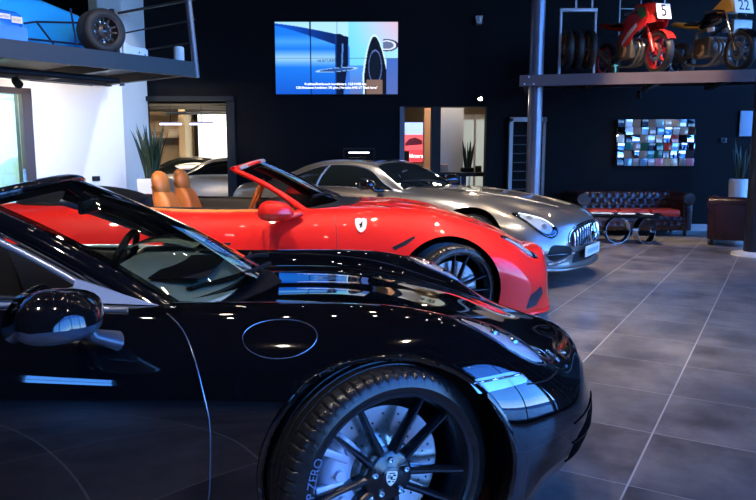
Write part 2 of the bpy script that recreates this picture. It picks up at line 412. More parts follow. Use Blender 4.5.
    if detail:
        bb = None
        for k in range(5):
            a = R(rot + 36 + 72 * k + 72 / 2 * 0)
            mb = MB().lathe([(.0, fz + .002), (.006, fz + .002), (.0062, fz + .006), (.0095, fz + .006), (.0105, fz - .004)], 6, M0 @ TR((.056 * math.cos(a), .056 * math.sin(a), 0)))
            mb.build('wheel_bolt', M['chrome'], o, smooth=20)
    return o
def arc_text(body, size, rad, a_mid, z, m, parent, M0, ext=.0006):
    cu = text('tyre_lettering', body, m, parent, Matrix(), size, ext)
    for v in cu.data.vertices:
        x, y, zz = v.co; a = R(a_mid) - x / rad; r = rad + y; p = M0 @ Vector((r * math.cos(a), r * math.sin(a), z + zz)); v.co = p
    return cu
def windscreen(parent, base, head, mglass, mframe, pr=.032, header_r=.035, bulge=.02, trim=None, pillars=True, frit=True, pflat=.62, poff=(0, 0, 0)):
    """base/head: (x centre, x corner, half width, z centre, z corner)"""
    def W(s_, t):
        B = np.array((base[0] + (base[1] - base[0]) * abs(s_) ** 2.4, s_ * base[2], base[3] + (base[4] - base[3]) * s_ ** 2))
        H = np.array((head[0] + (head[1] - head[0]) * abs(s_) ** 2.4, s_ * head[2], head[3] + (head[4] - head[3]) * s_ ** 2))
        p = B + (H - B) * t; return Vector(p + np.array((.45, 0, .9)) * bulge * math.sin(math.pi * t))
    S = np.linspace(-1, 1, 41); T = np.linspace(0, 1, 21)
    MB().grid([[W(s_, t) for s_ in S] for t in T]).build('windscreen', mglass, parent, smooth=180)
    if frit:
        fb = MB(); fb.grid([[W(s_, t) + Vector((-.004, 0, -.008)) for s_ in S] for t in (.0, .05)]); fb.grid([[W(s_, t) + Vector((-.004, 0, -.008)) for s_ in S] for t in (.93, 1)])
        for q in (-1, 1): fb.grid([[W(q * e, t) + Vector((-.004, 0, -.008)) for e in (.93, .965, 1)] for t in T])
        fb.build('windscreen_border', M['black_gloss'], parent, smooth=180)
    if pillars:
        for q in (-1, 1):
            pts = [W(q, t) + Vector((-.012 + poff[0], q * (.012 + poff[1]), -.004 + poff[2])) for t in np.linspace(-.08, .97, 16)]
            MB().tube(pts, [pr * 1.25 - pr * .25 * k / 15 for k in range(16)], 14, flat=pflat, up=(0, 0, 1)).build('windscreen_pillar', mframe, parent, smooth=60)
            if trim:
                pts = [W(q, t) + Vector((-.085, q * .03, -.055)) for t in np.linspace(-.05, .95, 16)]
                MB().tube(pts, .0125, 10, flat=1).build('pillar_trim', trim, parent, smooth=60)
        pts = [W(s_, 1) + Vector((-.014, 0, -.002)) for s_ in np.linspace(-1.0, 1.0, 33)]
        MB().tube(pts, header_r, 14, flat=.5, up=(0, 0, 1)).build('windscreen_header', mframe, parent, smooth=60)
    return W
def sweep_seat(parent, loc, rz, m, mh, top=1.13, zs=.42, lean=.28, wid=.25, name='seat'):
    """bucket seat: cushion, back with bolsters and its own head restraint"""
    M1 = TR(loc, rz=rz); o = MB()
    def sec(cx_, cz, w_, t, n=20, tilt=lean, e=2.6):
        out = []
        for k in range(n):
            a = 2 * math.pi * k / n; c, s_ = math.cos(a), math.sin(a); yy = w_ * abs(c) ** (2 / e) * (1 if c > 0 else -1); xx = t * abs(s_) ** (2 / e) * (1 if s_ > 0 else -1)
            xx += .05 * (abs(yy) / w_) ** 3 if s_ > -.3 and w_ > .15 else 0
            out.append(M1 @ Vector((cx_ + xx, yy, cz)))
        return out
    H = top - zs; G = []
    for f, w_, t in ((0, .20, .05), (.02, wid * .95, .08), (.15, wid, .09), (.35, wid * 1.02, .085), (.55, wid * .98, .075), (.68, wid * .8, .065), (.76, wid * .55, .055), (.80, .13, .05)):
        G.append(sec(-lean * f * H / .6 * .6 - .18, zs + .04 + H * f, w_, t))
    o.grid(G, closed_v=True); n = 20; k = len(o.v); o.f.append(tuple(range(n))); o.f.append(tuple(range(k - n, k))); o.mi += [0, 0]
    o.box(-.22, .30, -wid, wid, zs - .12, zs + .06, .05, M=M1)
    for q in (-1, 1): o.box(-.2, .28, q * (wid - .05) - .035, q * (wid - .05) + .035, zs, zs + .11, .03, M=M1)
    s_ = o.build(name, m, parent, smooth=60)
    h = MB(); G = []
    for f, w_, t in ((.72, .06, .03), (.76, .115, .05), (.84, .135, .06), (.92, .125, .058), (.97, .09, .045), (1.0, .03, .02)):
        G.append(sec(-lean * .76 * H - .165 - (f - .76) * .12, zs + .04 + (H - .04) * f, w_, t, tilt=0, e=2.2))
    h.grid(G, closed_v=True); k = len(h.v); h.f.append(tuple(range(n))); h.f.append(tuple(range(k - n, k))); h.mi += [0, 0]
    h.build('head_restraint', mh, s_, smooth=60)
    return s_
def mirror(parent, c, side, mtop, mlow, sx=.10, sy=.13, sz=.075, foot=None, droop=0):
    """door mirror: upper shell, lower shell, glass and foot; c is the housing centre"""
    def shellpart(lo):
        G = []
        for i in range(15):
            t = i / 14; yy = (t * 2 - 1) * sy; k = (1 - abs(t * 2 - 1) ** 2.8) ** .45 * (.40 + .60 * min(1, t * 1.3)); row = []
            for j in range(13):
                a = math.pi * j / 12; ca, sa = math.cos(a), math.sin(a)
                x = sx * k * ca * (1 if ca > 0 else .55); z = sz * k * abs(sa) ** .8 * (1 if not lo else -.62)
                row.append(Vector((c[0] + x - .3 * side * 0, c[1] + side * yy, c[2] + z + (t - .5) * droop)))
            G.append(row)
        return G
    top = MB().grid(shellpart(False)).build('side_mirror', mtop, parent, smooth=60)
    MB().grid(shellpart(True)).build('mirror_lower_shell', mlow, top, smooth=60)
    MB().lathe([(0, 0), (.9, 0), (1, .02)], 32, TR((c[0] - sx * .56, c[1], c[2] + .005), ry=R(-90)) @ Matrix.Diagonal((sz * .75, sy * .85, .03, 1))).build('mirror_glass', M['mirror_glass'], top, smooth=60)
    if foot:
        p0 = Vector((c[0] - .01, c[1] - side * sy * .6, c[2] - sz * .3)); p1 = Vector(foot)
        MB().tube([p0, p0.lerp(p1, .4) + Vector((0, 0, -.03)), p1], [.045, .04, .055], 14, flat=.5, up=(0, 0, 1)).build('mirror_foot', mlow, top, smooth=60)
    return top
def tub(parent, surf, xr, xf, hy, r, m, floor_z=.28):
    P = rrect(xr, xf, hy, r); rows = [[], [], [], []]
    for (x, y) in P:
        h = surf.cast((x, y, 3), (0, 0, -1)); z = h.z if h is not None else .8
        rows[0].append((x, y, z + .001)); xx = xr + .06 + (x - xr) * .94 if 0 else x; k = 1 - .05 / max(hy, .1)
        xc = (xr + xf) / 2
        rows[1].append((xc + (x - xc) * .985, y * .95, z - .03)); rows[2].append((xc + (x - xc) * .97, y * .93, .5)); rows[3].append((xc + (x - xc) * .95, y * .9, floor_z))
    mb = MB().grid([q + [q[0]] for q in rows]); n = len(mb.v); k = len(P) + 1
    mb.f.append(tuple(range(n - k, n))); mb.mi.append(0)
    mb.build('cabin_lining', m, parent, smooth=50)
    pts = [Vector(rows[0][i]) + Vector((0, 0, .002)) for i in range(len(P))]
    MB().tube(pts, .008, 8, closed=True).build('cabin_edge_trim', M['black_rubber'], parent, smooth=60)
# ------------------------------------------------------------------ the black open sports car
def black_car():
    c = empty('sports_car', (-.03, 2.88, 0), R(4.3), 'black open sports car with five double-spoke black wheels, nearest of the row', 'car')
    st = station
    ctrl = [
        [(-3.42, 0, z) for z in (.72, .71, .70, .68, .64, .56, .46, .34, .26, .22, .20)],
        [(-3.34 + .1 * (y / .7) ** 2, y, z) for y, z in ((0, .78), (.15, .78), (.3, .77), (.45, .75), (.55, .70), (.64, .58), (.66, .46), (.64, .34), (.6, .25), (.4, .2), (0, .18))],
        st(-3.0, .86, .85, .80, .68, .84, .62, .24), st(-2.45, .96, .95, .88, .74, .925, .68, .18), st(-1.9, .92, .91, .87, .74, .90, .68, .17), st(-1.2, .84, .85, .865, .74, .885, .68, .17),
        st(-.72, .80, .81, .85, .70, .885, .67, .17), st(-.35, .795, .80, .845, .70, .895, .66, .17), st(0, .775, .775, .835, .715, .905, .64, .17), st(.22, .72, .72, .796, .745, .895, .60, .17, bow=.02),
        st(.42, .665, .655, .712, .725, .862, .56, .17, bow=.03),
        [(x, y, z) for x, y, z in ((.64, 0, .605), (.635, .2, .60), (.625, .38, .60), (.615, .56, .595), (.61, .68, .56), (.60, .74, .46), (.58, .745, .34), (.55, .72, .25), (.51, .67, .165), (.5, .5, .14), (.35, 0, .13))],
        [(x, y, z) for x, y, z in ((.79, 0, .59), (.785, .14, .585), (.775, .27, .572), (.765, .38, .545), (.765, .46, .495), (.765, .52, .41), (.745, .53, .32), (.705, .51, .24), (.65, .47, .155), (.62, .35, .135), (.45, 0, .13))],
        [(x, 0, z) for x, z in zip((.82, .825, .835, .845, .86, .86, .84, .80, .74, .62, .5), (.565, .56, .545, .52, .48, .41, .32, .24, .155, .135, .13))],
    ]
    S = Surf(ctrl, 300, 240)
    ra, za = .382, .345
    S.shell('body', M['black_paint'], c, cuts=[arch(0, za, ra), arch(-2.45, za, ra + .005), cockpit(-2.05, -.78, .60, .18)])
    liner(S, c, 0, za, ra, mat('arch_liner_felt', (.012, .012, .014), .28, bump=.9, bscale=22)); liner(S, c, -2.45, za, ra + .005, M['black_matte'])
    tub(c, S, -2.05, -.78, .60, .18, M['black_leather'])
    return c, S
def crest(parent, z, M0):
    sh = [(-.016, .018), (-.008, .0205), (0, .0195), (.008, .0205), (.016, .018), (.0165, .004), (.013, -.009), (.006, -.018), (0, -.022), (-.006, -.018), (-.013, -.009), (-.0165, .004)]
    sh = [(x * 1.12, y * 1.12) for x, y in sh]; rr = Matrix.Rotation(R(-8), 4, 'Z')
    o = MB().prism(sh, z, z + .0015, M0 @ rr, mi=0)
    for (x, y, w_, h) in ((-.009, .008, .010, .003), (-.009, .002, .010, .003), (.009, .009, .010, .005), (.009, -.004, .009, .003), (.007, -.010, .008, .003), (-.007, -.010, .009, .005), (0, .001, .007, .010), (0, .016, .02, .003)):
        o.box(x - w_ / 2, x + w_ / 2, y - h / 2, y + h / 2, z + .0014, z + .0022, M=M0 @ rr, mi=1)
    o.build('wheel_crest', [mat('crest_cream', (.85, .83, .72), .3), M['satin_black']], parent, smooth=0)
# ------------------------------------------------------------------ the red convertible
def red_car():
    c = empty('sports_car', (.40, 5.86, 0), R(2.5), 'bright red open convertible with tan seats and a shield badge on the fender', 'car')
    st = station
    ctrl = [
        [(-3.62, 0, z) for z in (.88, .87, .85, .82, .76, .66, .5, .36, .26, .2, .18)],
        [(-3.56 + .1 * (y / .7) ** 2, y, z) for y, z in ((0, .93), (.15, .93), (.3, .92), (.45, .90), (.6, .82), (.72, .66), (.74, .5), (.7, .36), (.64, .25), (.4, .2), (0, .18))],
        st(-3.2, .96, .955, .93, .70, .90, .70, .22), st(-2.67, .97, .965, .95, .74, .96, .72, .17), st(-2.1, .92, .92, .92, .76, .93, .70, .16), st(-1.5, .90, .90, .90, .76, .92, .66, .16),
        st(-.95, .93, .925, .92, .74, .935, .66, .16), st(-.5, .94, .93, .93, .72, .945, .66, .16), st(0, .895, .875, .893, .70, .955, .64, .16), st(.3, .81, .79, .798, .69, .94, .59, .16, bow=.03),
        st(.55, .70, .68, .68, .66, .90, .50, .14, bow=.06),
        [(x, y, z) for x, y, z in ((.80, 0, .595), (.79, .2, .59), (.775, .38, .575), (.76, .52, .545), (.75, .64, .50), (.74, .74, .42), (.74, .77, .32), (.74, .76, .22), (.74, .74, .13), (.6, .5, .11), (.4, 0, .11))],
        [(x, y, z) for x, y, z in ((.92, 0, .57), (.915, .14, .565), (.905, .27, .55), (.895, .38, .515), (.89, .46, .46), (.89, .53, .38), (.895, .55, .29), (.905, .54, .2), (.91, .53, .125), (.7, .35, .11), (.5, 0, .11))],
        [(x, 0, z) for x, z in zip((.97, .975, .985, .99, .995, 1.0, 1.0, 1.0, 1.0, .8, .6), (.545, .54, .525, .50, .45, .38, .29, .2, .125, .11, .11))],
    ]
    S = Surf(ctrl, 220, 180)
    ra, za = .385, .35
    S.shell('body', M['red_paint'], c, cuts=[arch(.065, za, ra), arch(-2.67, za, ra), cockpit(-2.55, -.98, .66, .22)], cell=.04)
    liner(S, c, .065, za, ra, M['black_matte']); liner(S, c, -2.67, za, ra, M['black_matte'])
    tub(c, S, -2.55, -.98, .66, .22, M['black_leather'])
    return c, S
# ------------------------------------------------------------------ the coupe
def coupe_body(c, paint, nu=200, nv=160):
    st = station
    ctrl = [
        [(-3.58, 0, z) for z in (.90, .89, .87, .84, .78, .66, .5, .36, .26, .2, .18)],
        [(-3.52 + .1 * (y / .7) ** 2, y, z) for y, z in ((0, .95), (.15, .95), (.3, .94), (.45, .92), (.6, .84), (.72, .68), (.74, .5), (.7, .36), (.64, .25), (.4, .2), (0, .18))],
        st(-3.2, .97, .965, .94, .72, .92, .72, .22), st(-2.63, 1.0, .99, .96, .76, .98, .72, .17), st(-2.1, .95, .95, .94, .78, .93, .70, .16), st(-1.5, .94, .94, .93, .78, .92, .68, .16),
        st(-.95, .95, .94, .92, .75, .93, .68, .16), st(-.5, .94, .93, .91, .72, .95, .68, .16), st(0, .90, .885, .87, .70, .96, .66, .16), st(.3, .855, .84, .80, .68, .945, .62, .16, bow=.02),
        st(.55, .80, .785, .73, .66, .91, .55, .14, bow=.04),
        [(x, y, z) for x, y, z in ((.80, 0, .755), (.79, .2, .75), (.78, .38, .73), (.77, .52, .68), (.76, .64, .61), (.76, .76, .48), (.76, .80, .37), (.75, .79, .27), (.74, .77, .18), (.6, .5, .15), (.4, 0, .13))],
        [(x, y, z) for x, y, z in ((.90, 0, .705), (.90, .15, .70), (.90, .30, .675), (.895, .42, .625), (.89, .50, .545), (.885, .58, .445), (.885, .60, .34), (.885, .60, .25), (.88, .58, .18), (.7, .35, .15), (.5, 0, .13))],
        [(x, 0, z) for x, z in zip((.94, .945, .955, .965, .97, .97, .965, .965, .965, .8, .6), (.68, .675, .655, .615, .545, .445, .34, .25, .18, .15, .13))],
    ]
    S = Surf(ctrl, nu, nv)
    ra, za = .425, .36
    S.shell('body', paint, c, cuts=[arch(0, za, ra), arch(-2.63, za, ra)], cell=.04)
    liner(S, c, 0, za, ra, M['black_matte']); liner(S, c, -2.63, za, ra, M['black_matte'])
    # cabin
    def cs(x, zc, yr, zr, yb, zb): return [(x, 0, zc), (x, .5 * yr, zc - .012), (x, yr * .93, zr + .012), (x, yr, zr - .02), (x, (yr + yb) / 2 + .02, (zr + zb) / 2), (x, yb, zb - .03)]
    K = [[(-.78, y, .90) for y in (0, .2, .4, .5, .6, .68)], cs(-.93, .975, .60, .945, .73, .90), cs(-1.12, 1.10, .57, 1.055, .76, .91), cs(-1.38, 1.225, .56, 1.17, .79, .92), cs(-1.75, 1.275, .56, 1.225, .80, .93),
         cs(-2.15, 1.265, .54, 1.205, .79, .94), cs(-2.6, 1.18, .47, 1.10, .73, .95), cs(-3.0, 1.05, .40, 1.00, .60, .93), [(-3.35, y, .90) for y in (0, .1, .2, .3, .4, .45)]]
    T = Surf(K, 130, 90, close=(False, False))
    T.shell('roof', paint, c)
    return S, T
# ------------------------------------------------------------------ the setting
def floor_mat():
    m = bpy.data.materials.new('slate_tiles'); m.use_nodes = True; nt = m.node_tree; b = nt.nodes['Principled BSDF']; L = nt.links.new
    tc = nt.nodes.new('ShaderNodeTexCoord'); mp = nt.nodes.new('ShaderNodeMapping'); L(tc.outputs['Object'], mp.inputs[0])
    mp.vector_type = 'POINT'; mp.inputs['Rotation'].default_value = (0, 0, R(30.2)); mp.inputs['Location'].default_value = (.465, -2.795, 0)
    sx = nt.nodes.new('ShaderNodeSeparateXYZ'); L(mp.outputs[0], sx.inputs[0])
    def line(out, step, wd):
        a = nt.nodes.new('ShaderNodeMath'); a.operation = 'DIVIDE'; a.inputs[1].default_value = step; L(out, a.inputs[0])
        f = nt.nodes.new('ShaderNodeMath'); f.operation = 'FRACT'; L(a.outputs[0], f.inputs[0])
        p = nt.nodes.new('ShaderNodeMath'); p.operation = 'PINGPONG'; p.inputs[1].default_value = .5; L(f.outputs[0], p.inputs[0])
        c = nt.nodes.new('ShaderNodeMath'); c.operation = 'LESS_THAN'; c.inputs[1].default_value = wd / step / 2; L(p.outputs[0], c.inputs[0])
        fl = nt.nodes.new('ShaderNodeMath'); fl.operation = 'FLOOR'; L(a.outputs[0], fl.inputs[0]); return c.outputs[0], fl.outputs[0]
    gx, ix = line(sx.outputs[0], .578, .008); gy, iy = line(sx.outputs[1], .611, .0045)
    mxg = nt.nodes.new('ShaderNodeMath'); mxg.operation = 'MAXIMUM'; L(gx, mxg.inputs[0]); L(gy, mxg.inputs[1])
    cb = nt.nodes.new('ShaderNodeCombineXYZ'); L(ix, cb.inputs[0]); L(iy, cb.inputs[1])
    wn = nt.nodes.new('ShaderNodeTexWhiteNoise'); wn.noise_dimensions = '2D'; L(cb.outputs[0], wn.inputs[0])
    n1 = nt.nodes.new('ShaderNodeTexNoise'); n1.inputs['Scale'].default_value = 2.6; n1.inputs['Detail'].default_value = 8; n1.inputs['Roughness'].default_value = .62; n1.inputs['Distortion'].default_value = .0
    add = nt.nodes.new('ShaderNodeVectorMath'); add.operation = 'MULTIPLY_ADD'; add.inputs[1].default_value = (3, 3, 3); L(wn.outputs['Color'], add.inputs[0]); L(mp.outputs[0], add.inputs[2]); L(add.outputs[0], n1.inputs['Vector'])
    cr = nt.nodes.new('ShaderNodeValToRGB'); cr.color_ramp.elements[0].position = .36; cr.color_ramp.elements[0].color = (.085, .078, .078, 1); cr.color_ramp.elements[1].position = .66; cr.color_ramp.elements[1].color = (.25, .23, .22, 1)
    L(n1.outputs['Fac'], cr.inputs[0])
    mx = nt.nodes.new('ShaderNodeMix'); mx.data_type = 'RGBA'; mx.inputs[7].default_value = (.50, .48, .46, 1); L(mxg.outputs[0], mx.inputs[0]); L(cr.outputs[0], mx.inputs[6]); L(mx.outputs[2], b.inputs['Base Color'])
    rr = nt.nodes.new('ShaderNodeMapRange'); rr.inputs[3].default_value = .24; rr.inputs[4].default_value = .40; L(n1.outputs['Fac'], rr.inputs[0]); L(rr.outputs[0], b.inputs['Roughness'])
    return m
dark = mat('charcoal_wall_paint', (.0022, .0024, .0036), .6, vary=.15, vscale=3, spec=.12)
black = mat('black_ceiling_paint', (.006, .006, .007), .7)
whitew = mat('white_wall_paint', (.82, .79, .75), .6, vary=.03, vscale=2)
beige = mat('beige_wall_paint', (.62, .47, .30), .6, vary=.05, vscale=2)
steel = mat('dark_painted_steel', (.016, .014, .015), .4, metal=.3, vary=.1, vscale=6)
steel2 = mat('grey_painted_steel', (.16, .15, .17), .35, metal=.5, vary=.1)
struct('floor', MB().box(-9.2, 9, -6.4, 18.2, -.12, 0), floor_mat(), smooth=0)
struct('ceiling', MB().prism([(-9.2, -6.4), (-1.8, -6.4), (8.9, 12.3), (-9.2, 12.3)], 5.0, 5.15), black, smooth=0)
wb = MB(); WH = 5.0
for (x0, x1, z0, z1) in ((-9.2, -3.95, 0, WH), (-3.95, -2.42, 2.28, WH), (-2.42, .38, 0, WH), (.38, 1.84, 2.11, WH), (1.84, 8.9, 0, WH)): wb.box(x0, x1, 12.0, 12.25, z0, z1)
struct('wall_back', wb, dark, smooth=0)
struct('trim_1', MB().box(-2.56, -2.42, 11.93, 12.0, 0, 2.22).box(-3.95, -2.42, 11.9, 12.0, 2.2, 2.28), black, smooth=0)
struct('trim_2', MB().box(.37, .45, 11.96, 12.02, 0, 2.11), mat('grey_frame', (.13, .14, .17), .4), smooth=0)
struct('trim_3', MB().box(.91, 1.06, 11.94, 12.25, 0, 2.11), black, smooth=0)
struct('baseboard_back', MB().box(5.0, 8.2, 11.97, 12.0, 0, .12), mat('pale_skirting', (.45, .40, .38), .5), smooth=0)
struct('wall_left', MB().box(-9.2, -9.0, -6.2, 18.2, 0, WH), dark, smooth=0)
# glass front running along the tile lines just beyond the right edge of the view, and the wall behind the camera
FD = 1.35
def FP(s_, d, z): return Vector((.864 * (FD + d) + .503 * s_, -.503 * (FD + d) + .864 * s_, z))
def fbox(mb, s0, s1, d0, d1, z0, z1):
    P = [FP(s0, d0, z0), FP(s1, d0, z0), FP(s1, d1, z0), FP(s0, d1, z0), FP(s0, d0, z1), FP(s1, d0, z1), FP(s1, d1, z1), FP(s0, d1, z1)]
    return mb.add(P, [(0, 3, 2, 1), (4, 5, 6, 7), (0, 1, 5, 4), (1, 2, 6, 5), (2, 3, 7, 6), (3, 0, 4, 7)])
struct('wall_right', fbox(fbox(fbox(MB(), -6.5, 14.7, 0, .2, 4.75, WH), -6.5, 14.7, 0, .2, 0, .10), -6.5, -4.6, 0, .2, .1, 4.75), dark, smooth=0)
k = 1
for i in range(7):
    s0 = -4.6 + i * 2.75; s1 = s0 + 2.75
    o = struct('window_%d' % k, fbox(fbox(fbox(MB(), s0, s0 + .09, -.02, .12, .1, 4.75), s0, s1, 0, .1, 2.75, 2.82), s0 + 1.36, s0 + 1.41, 0, .1, .1, 2.75), steel, smooth=0)
    fbox(MB(), s0 + .09, s1, .04, .05, .1, 4.75).build('window_pane', glassmat('clear_pane', (1, 1, 1), .97), o, smooth=0); k += 1
wf = MB().box(-9.2, -1.5, -6.4, -6.2, 3.2, WH).box(-9.2, -3.7, -6.4, -6.2, 0, 3.2).box(-2.5, -1.5, -6.4, -6.2, 0, 3.2).box(-3.7, -2.5, -6.4, -6.2, 0, 2.0)
struct('wall_front', wf, dark, smooth=0)
o = struct('window_8', MB().box(-3.7, -3.62, -6.32, -6.2, 2.0, 3.2).box(-2.58, -2.5, -6.32, -6.2, 2.0, 3.2).box(-3.7, -2.5, -6.32, -6.2, 2.5, 2.54), steel, smooth=0)
MB().box(-3.62, -2.58, -6.27, -6.26, 2.0, 3.2).build('window_pane', MATS['clear_pane'], o, smooth=0)
struct('ground', MB().box(-40, 60, -50, 60, -.5, -.14), mat('pavement', (.10, .13, .20), .8, vary=.2), smooth=0)
# white wall on the left under the gallery, slanting to the corner pillar
ux, uy = .627, .779; NV = (-.779, .627)
def PW(s, dpt, z): return Vector((-4.10 + ux * s + NV[0] * dpt, 10.45 + uy * s + NV[1] * dpt, z))
def wallbox(mb, s0, s1, d0, d1, z0, z1): 
    P = [PW(s0, d0, z0), PW(s1, d0, z0), PW(s1, d1, z0), PW(s0, d1, z0), PW(s0, d0, z1), PW(s1, d0, z1), PW(s1, d1, z1), PW(s0, d1, z1)]
    return mb.add(P, [(0, 3, 2, 1), (4, 5, 6, 7), (0, 1, 5, 4), (1, 2, 6, 5), (2, 3, 7, 6), (3, 0, 4, 7)])
mb = wallbox(wallbox(wallbox(MB(), -1.0, .1, 0, .2, 0, 2.3), -2.6, -1.0, 0, .2, 2.2, 2.3), -6.0, -2.6, 0, .2, 0, 2.3)
struct('wall_side', mb, whitew, smooth=0)
mb = MB().prism([(-4.10, 10.45), (-3.86, 10.73), (-3.89, 12.0), (-4.4, 12.0), (-4.25, 10.62)], 0, WH)
struct('wall_pillar', mb, whitew, smooth=0)
struct('trim_4', MB().prism([(-4.10, 10.45), (-3.86, 10.73), (-3.66, 10.73), (-3.66, 10.3), (-4.0, 10.3)], 3.34, 3.6), whitew, smooth=0)
o = struct('door_1', wallbox(wallbox(wallbox(MB(), -1.13, -1.0, -.03, .2, 0, 2.2), -2.6, -1.0, -.03, .2, 2.12, 2.2), -1.9, -1.85, -.02, .06, 0, 2.12), mat('dark_wood_frame', (.05, .03, .02), .4), smooth=0)
wallbox(MB(), -2.6, -1.13, .08, .09, 0, 2.12).build('door_pane', glassmat('green_pane', (.8, .95, .9), .9), o, smooth=0)
wallbox(MB(), -1.18, -1.15, -.05, -.03, .95, 1.12).build('door_handle', M['chrome'], o, smooth=0)
# lit room beyond that door
struct('wall_office', wallbox(wallbox(MB(), -5, .4, 2.4, 2.5, 0, 2.9), -1.0, -.9, .2, 2.4, 0, 2.9), mat('office_wall_paint', (.75, .8, .76), .6), smooth=0)
# rooms behind the back wall
struct('wall_workshop', MB().box(-9, 8.2, 18.0, 18.2, 0, 3.2).box(-.4, -.2, 12.25, 18, 0, 3.2).box(2.6, 2.8, 12.25, 18, 0, 3.2).box(-4.85, -4.70, 17.2, 18, 0, 3.2), beige, smooth=0)
struct('ceiling_workshop', MB().box(-9, 8.2, 12.25, 18.2, 3.2, 3.3), black, smooth=0)
o = struct('window_9', MB().box(-4.66, -4.56, 17.9, 18, .6, 2.5).box(-3.0, -2.9, 17.9, 18, .6, 2.5), M['black_matte'], smooth=0)
lit = mat('daylit_blind', (.9, .95, .9), .6, emit=(.95, 1, .93), es=1.6)
MB().box(-4.56, -3.0, 17.93, 17.95, .3, 2.5).build('window_pane', lit, o, smooth=0)
mb = MB()
for i in range(12): mb.box(-4.58, -2.98, 17.88, 17.90, .4 + i * .18, .41 + i * .18)
for i in range(11): mb.box(-4.5 + i * .15, -4.49 + i * .15, 17.88, 17.9, .3, 2.5)
mb.build('window_grille', mat('grey_grille', (.45, .45, .42), .5), o, smooth=0)
mb = MB()
for i in range(6): mb.box(-9, -2.3, 12.8 + i * .9, 12.95 + i * .9, 2.35, 2.5)
struct('trim_5', mb, black, smooth=0)
struct('trim_6', MB().box(-3.95, -2.4, 13.2, 13.25, 2.05, 2.10), mat('pale_batten', (.5, .4, .3), .5), smooth=0)
struct('wall_corridor', MB().box(1.14, 1.56, 12.9, 13.3, 0, 3.2), mat('cool_white_paint', (.55, .55, .54), .6), smooth=0)
struct('wall_corridor_back', MB().box(.92, 1.10, 14.05, 14.15, 0, 3.2), mat('orange_beige_paint', (.72, .38, .2), .6), smooth=0)
o = struct('window_10', MB().box(1.7, 2.3, 14.5, 14.56, 2.02, 2.12).box(1.97, 2.01, 14.48, 14.54, .4, 2.1), mat('pale_frame', (.5, .48, .45), .5), smooth=0)
MB().box(1.6, 2.5, 14.56, 14.58, .4, 2.04).build('window_pane', mat('frosted_pane', (.32, .34, .32), .5, emit=(.45, .5, .46), es=.45), o, smooth=0)

# ------------------------------------------------------------------ galleries
G0 = Vector((-2.35, 9.18, 0))
def PL(u, v, z): return Vector((G0.x - .627 * u - .779 * v, G0.y - .779 * u + .627 * v, z))
def gbox(mb, u0, u1, v0, v1, z0, z1):
    P = [PL(u0, v0, z0), PL(u1, v0, z0), PL(u1, v1, z0), PL(u0, v1, z0), PL(u0, v0, z1), PL(u1, v0, z1), PL(u1, v1, z1), PL(u0, v1, z1)]
    return mb.add(P, [(0, 3, 2, 1), (4, 5, 6, 7), (0, 1, 5, 4), (1, 2, 6, 5), (2, 3, 7, 6), (3, 0, 4, 7)])
gal = empty('gallery_platform', (-3.4, 7.9, 2.3), label='dark steel gallery deck carrying the blue racing car', cat='platform')
def child(o, p):
    o.parent = p; bpy.context.view_layer.update(); o.matrix_parent_inverse = p.matrix_world.inverted(); return o
gm = gbox(gbox(gbox(gbox(MB(), 0, 7, 0, .09, 2.30, 2.49), 0, .09, .09, 2.08, 2.32, 2.49), 0, 7, 1.98, 2.08, 2.30, 2.49), 6.9, 7, .09, 1.98, 2.3, 2.49)
child(gm.build('edge_beam', steel, None, smooth=0), gal)
child(gbox(MB(), .09, 6.9, .09, 1.98, 2.44, 2.49).build('deck', mat('grey_deck_panel', (.10, .095, .09), .6), None, smooth=0), gal)
for i in range(5):
    child(gbox(MB(), .9 + i * 1.25, 1.0 + i * 1.25, .09, 1.98, 2.32, 2.44).build('joist', steel, None, smooth=0), gal)
rl = empty('guard_rail', (-2.9, 9.7, 2.49), label='black guard rail of thin bars at the end of the blue car gallery', cat='railing')
for v in (.05, 1.8):
    child(MB().tube([PL(-.06, v, 2.30), PL(.05, v, 3.5 if v < 1 else 3.36)], .042 if v < 1 else .035, 14).build('post', steel2 if v < 1 else steel, None), rl)
for z in (2.75, 3.03, 3.28):
    child(MB().tube([PL(-.06, .05, z), PL(-.06, 1.8, z + (.04 if z > 3.2 else 0))], .011 if z < 3.2 else .02, 8).build('bar', steel, None), rl)
tag(MB().tube([PL(.9, .3, 2.2), PL(3.6, .35, 2.2)], .03, 12).tube([PL(1.1, .45, 2.24), PL(3.6, .5, 2.24)], .02, 10).build('conduit', M['black_matte'], None), 'black conduit pipes under the gallery deck of the blue car', 'pipe')
def track_spot(name, loc, aim, label, power=70, group=None, col=WARM, body=True, s=1, cone=95):
    e = empty(name, loc, label=label, cat='spotlight', group=group); q = (Vector(aim) - Vector(loc)).to_track_quat('Z', 'Y').to_matrix().to_4x4()
    MB().lathe([(0, -.09 * s), (.035 * s, -.09 * s), (.045 * s, -.06 * s), (.05 * s, .03 * s), (.044 * s, .03 * s), (.04 * s, .01 * s)], 20, q).build('lamp_housing', M['black_matte'], e)
    MB().lathe([(0, .012 * s), (.04 * s, .012 * s)], 20, q).build('bulb', mat('warm_bulb' if col == WARM else 'neutral_bulb', (1, 1, 1), .5, emit=col, es=70), e)
    MB().tube([(0, 0, 0), (0, 0, .14 * s)], .012 * s, 8).build('bracket', M['black_matte'], e)
    if power: 
        l = spot(name + '_light', tuple(Vector(loc) + (Vector(aim) - Vector(loc)).normalized() * (.05 * s)), aim, power, col, cone, .04); 
    return e
track_spot('track_spotlight', PL(1.9, .75, 2.12), PW(-.3, 0, 1.2), 'small black spotlight under the left gallery, nearer the corner pillar', 80, col=NEUT)
track_spot('track_spotlight', PL(3.0, .75, 2.12), PW(-1.2, 0, 1.2), 'small black spotlight under the left gallery, nearer the glass door', 80, col=WARM)
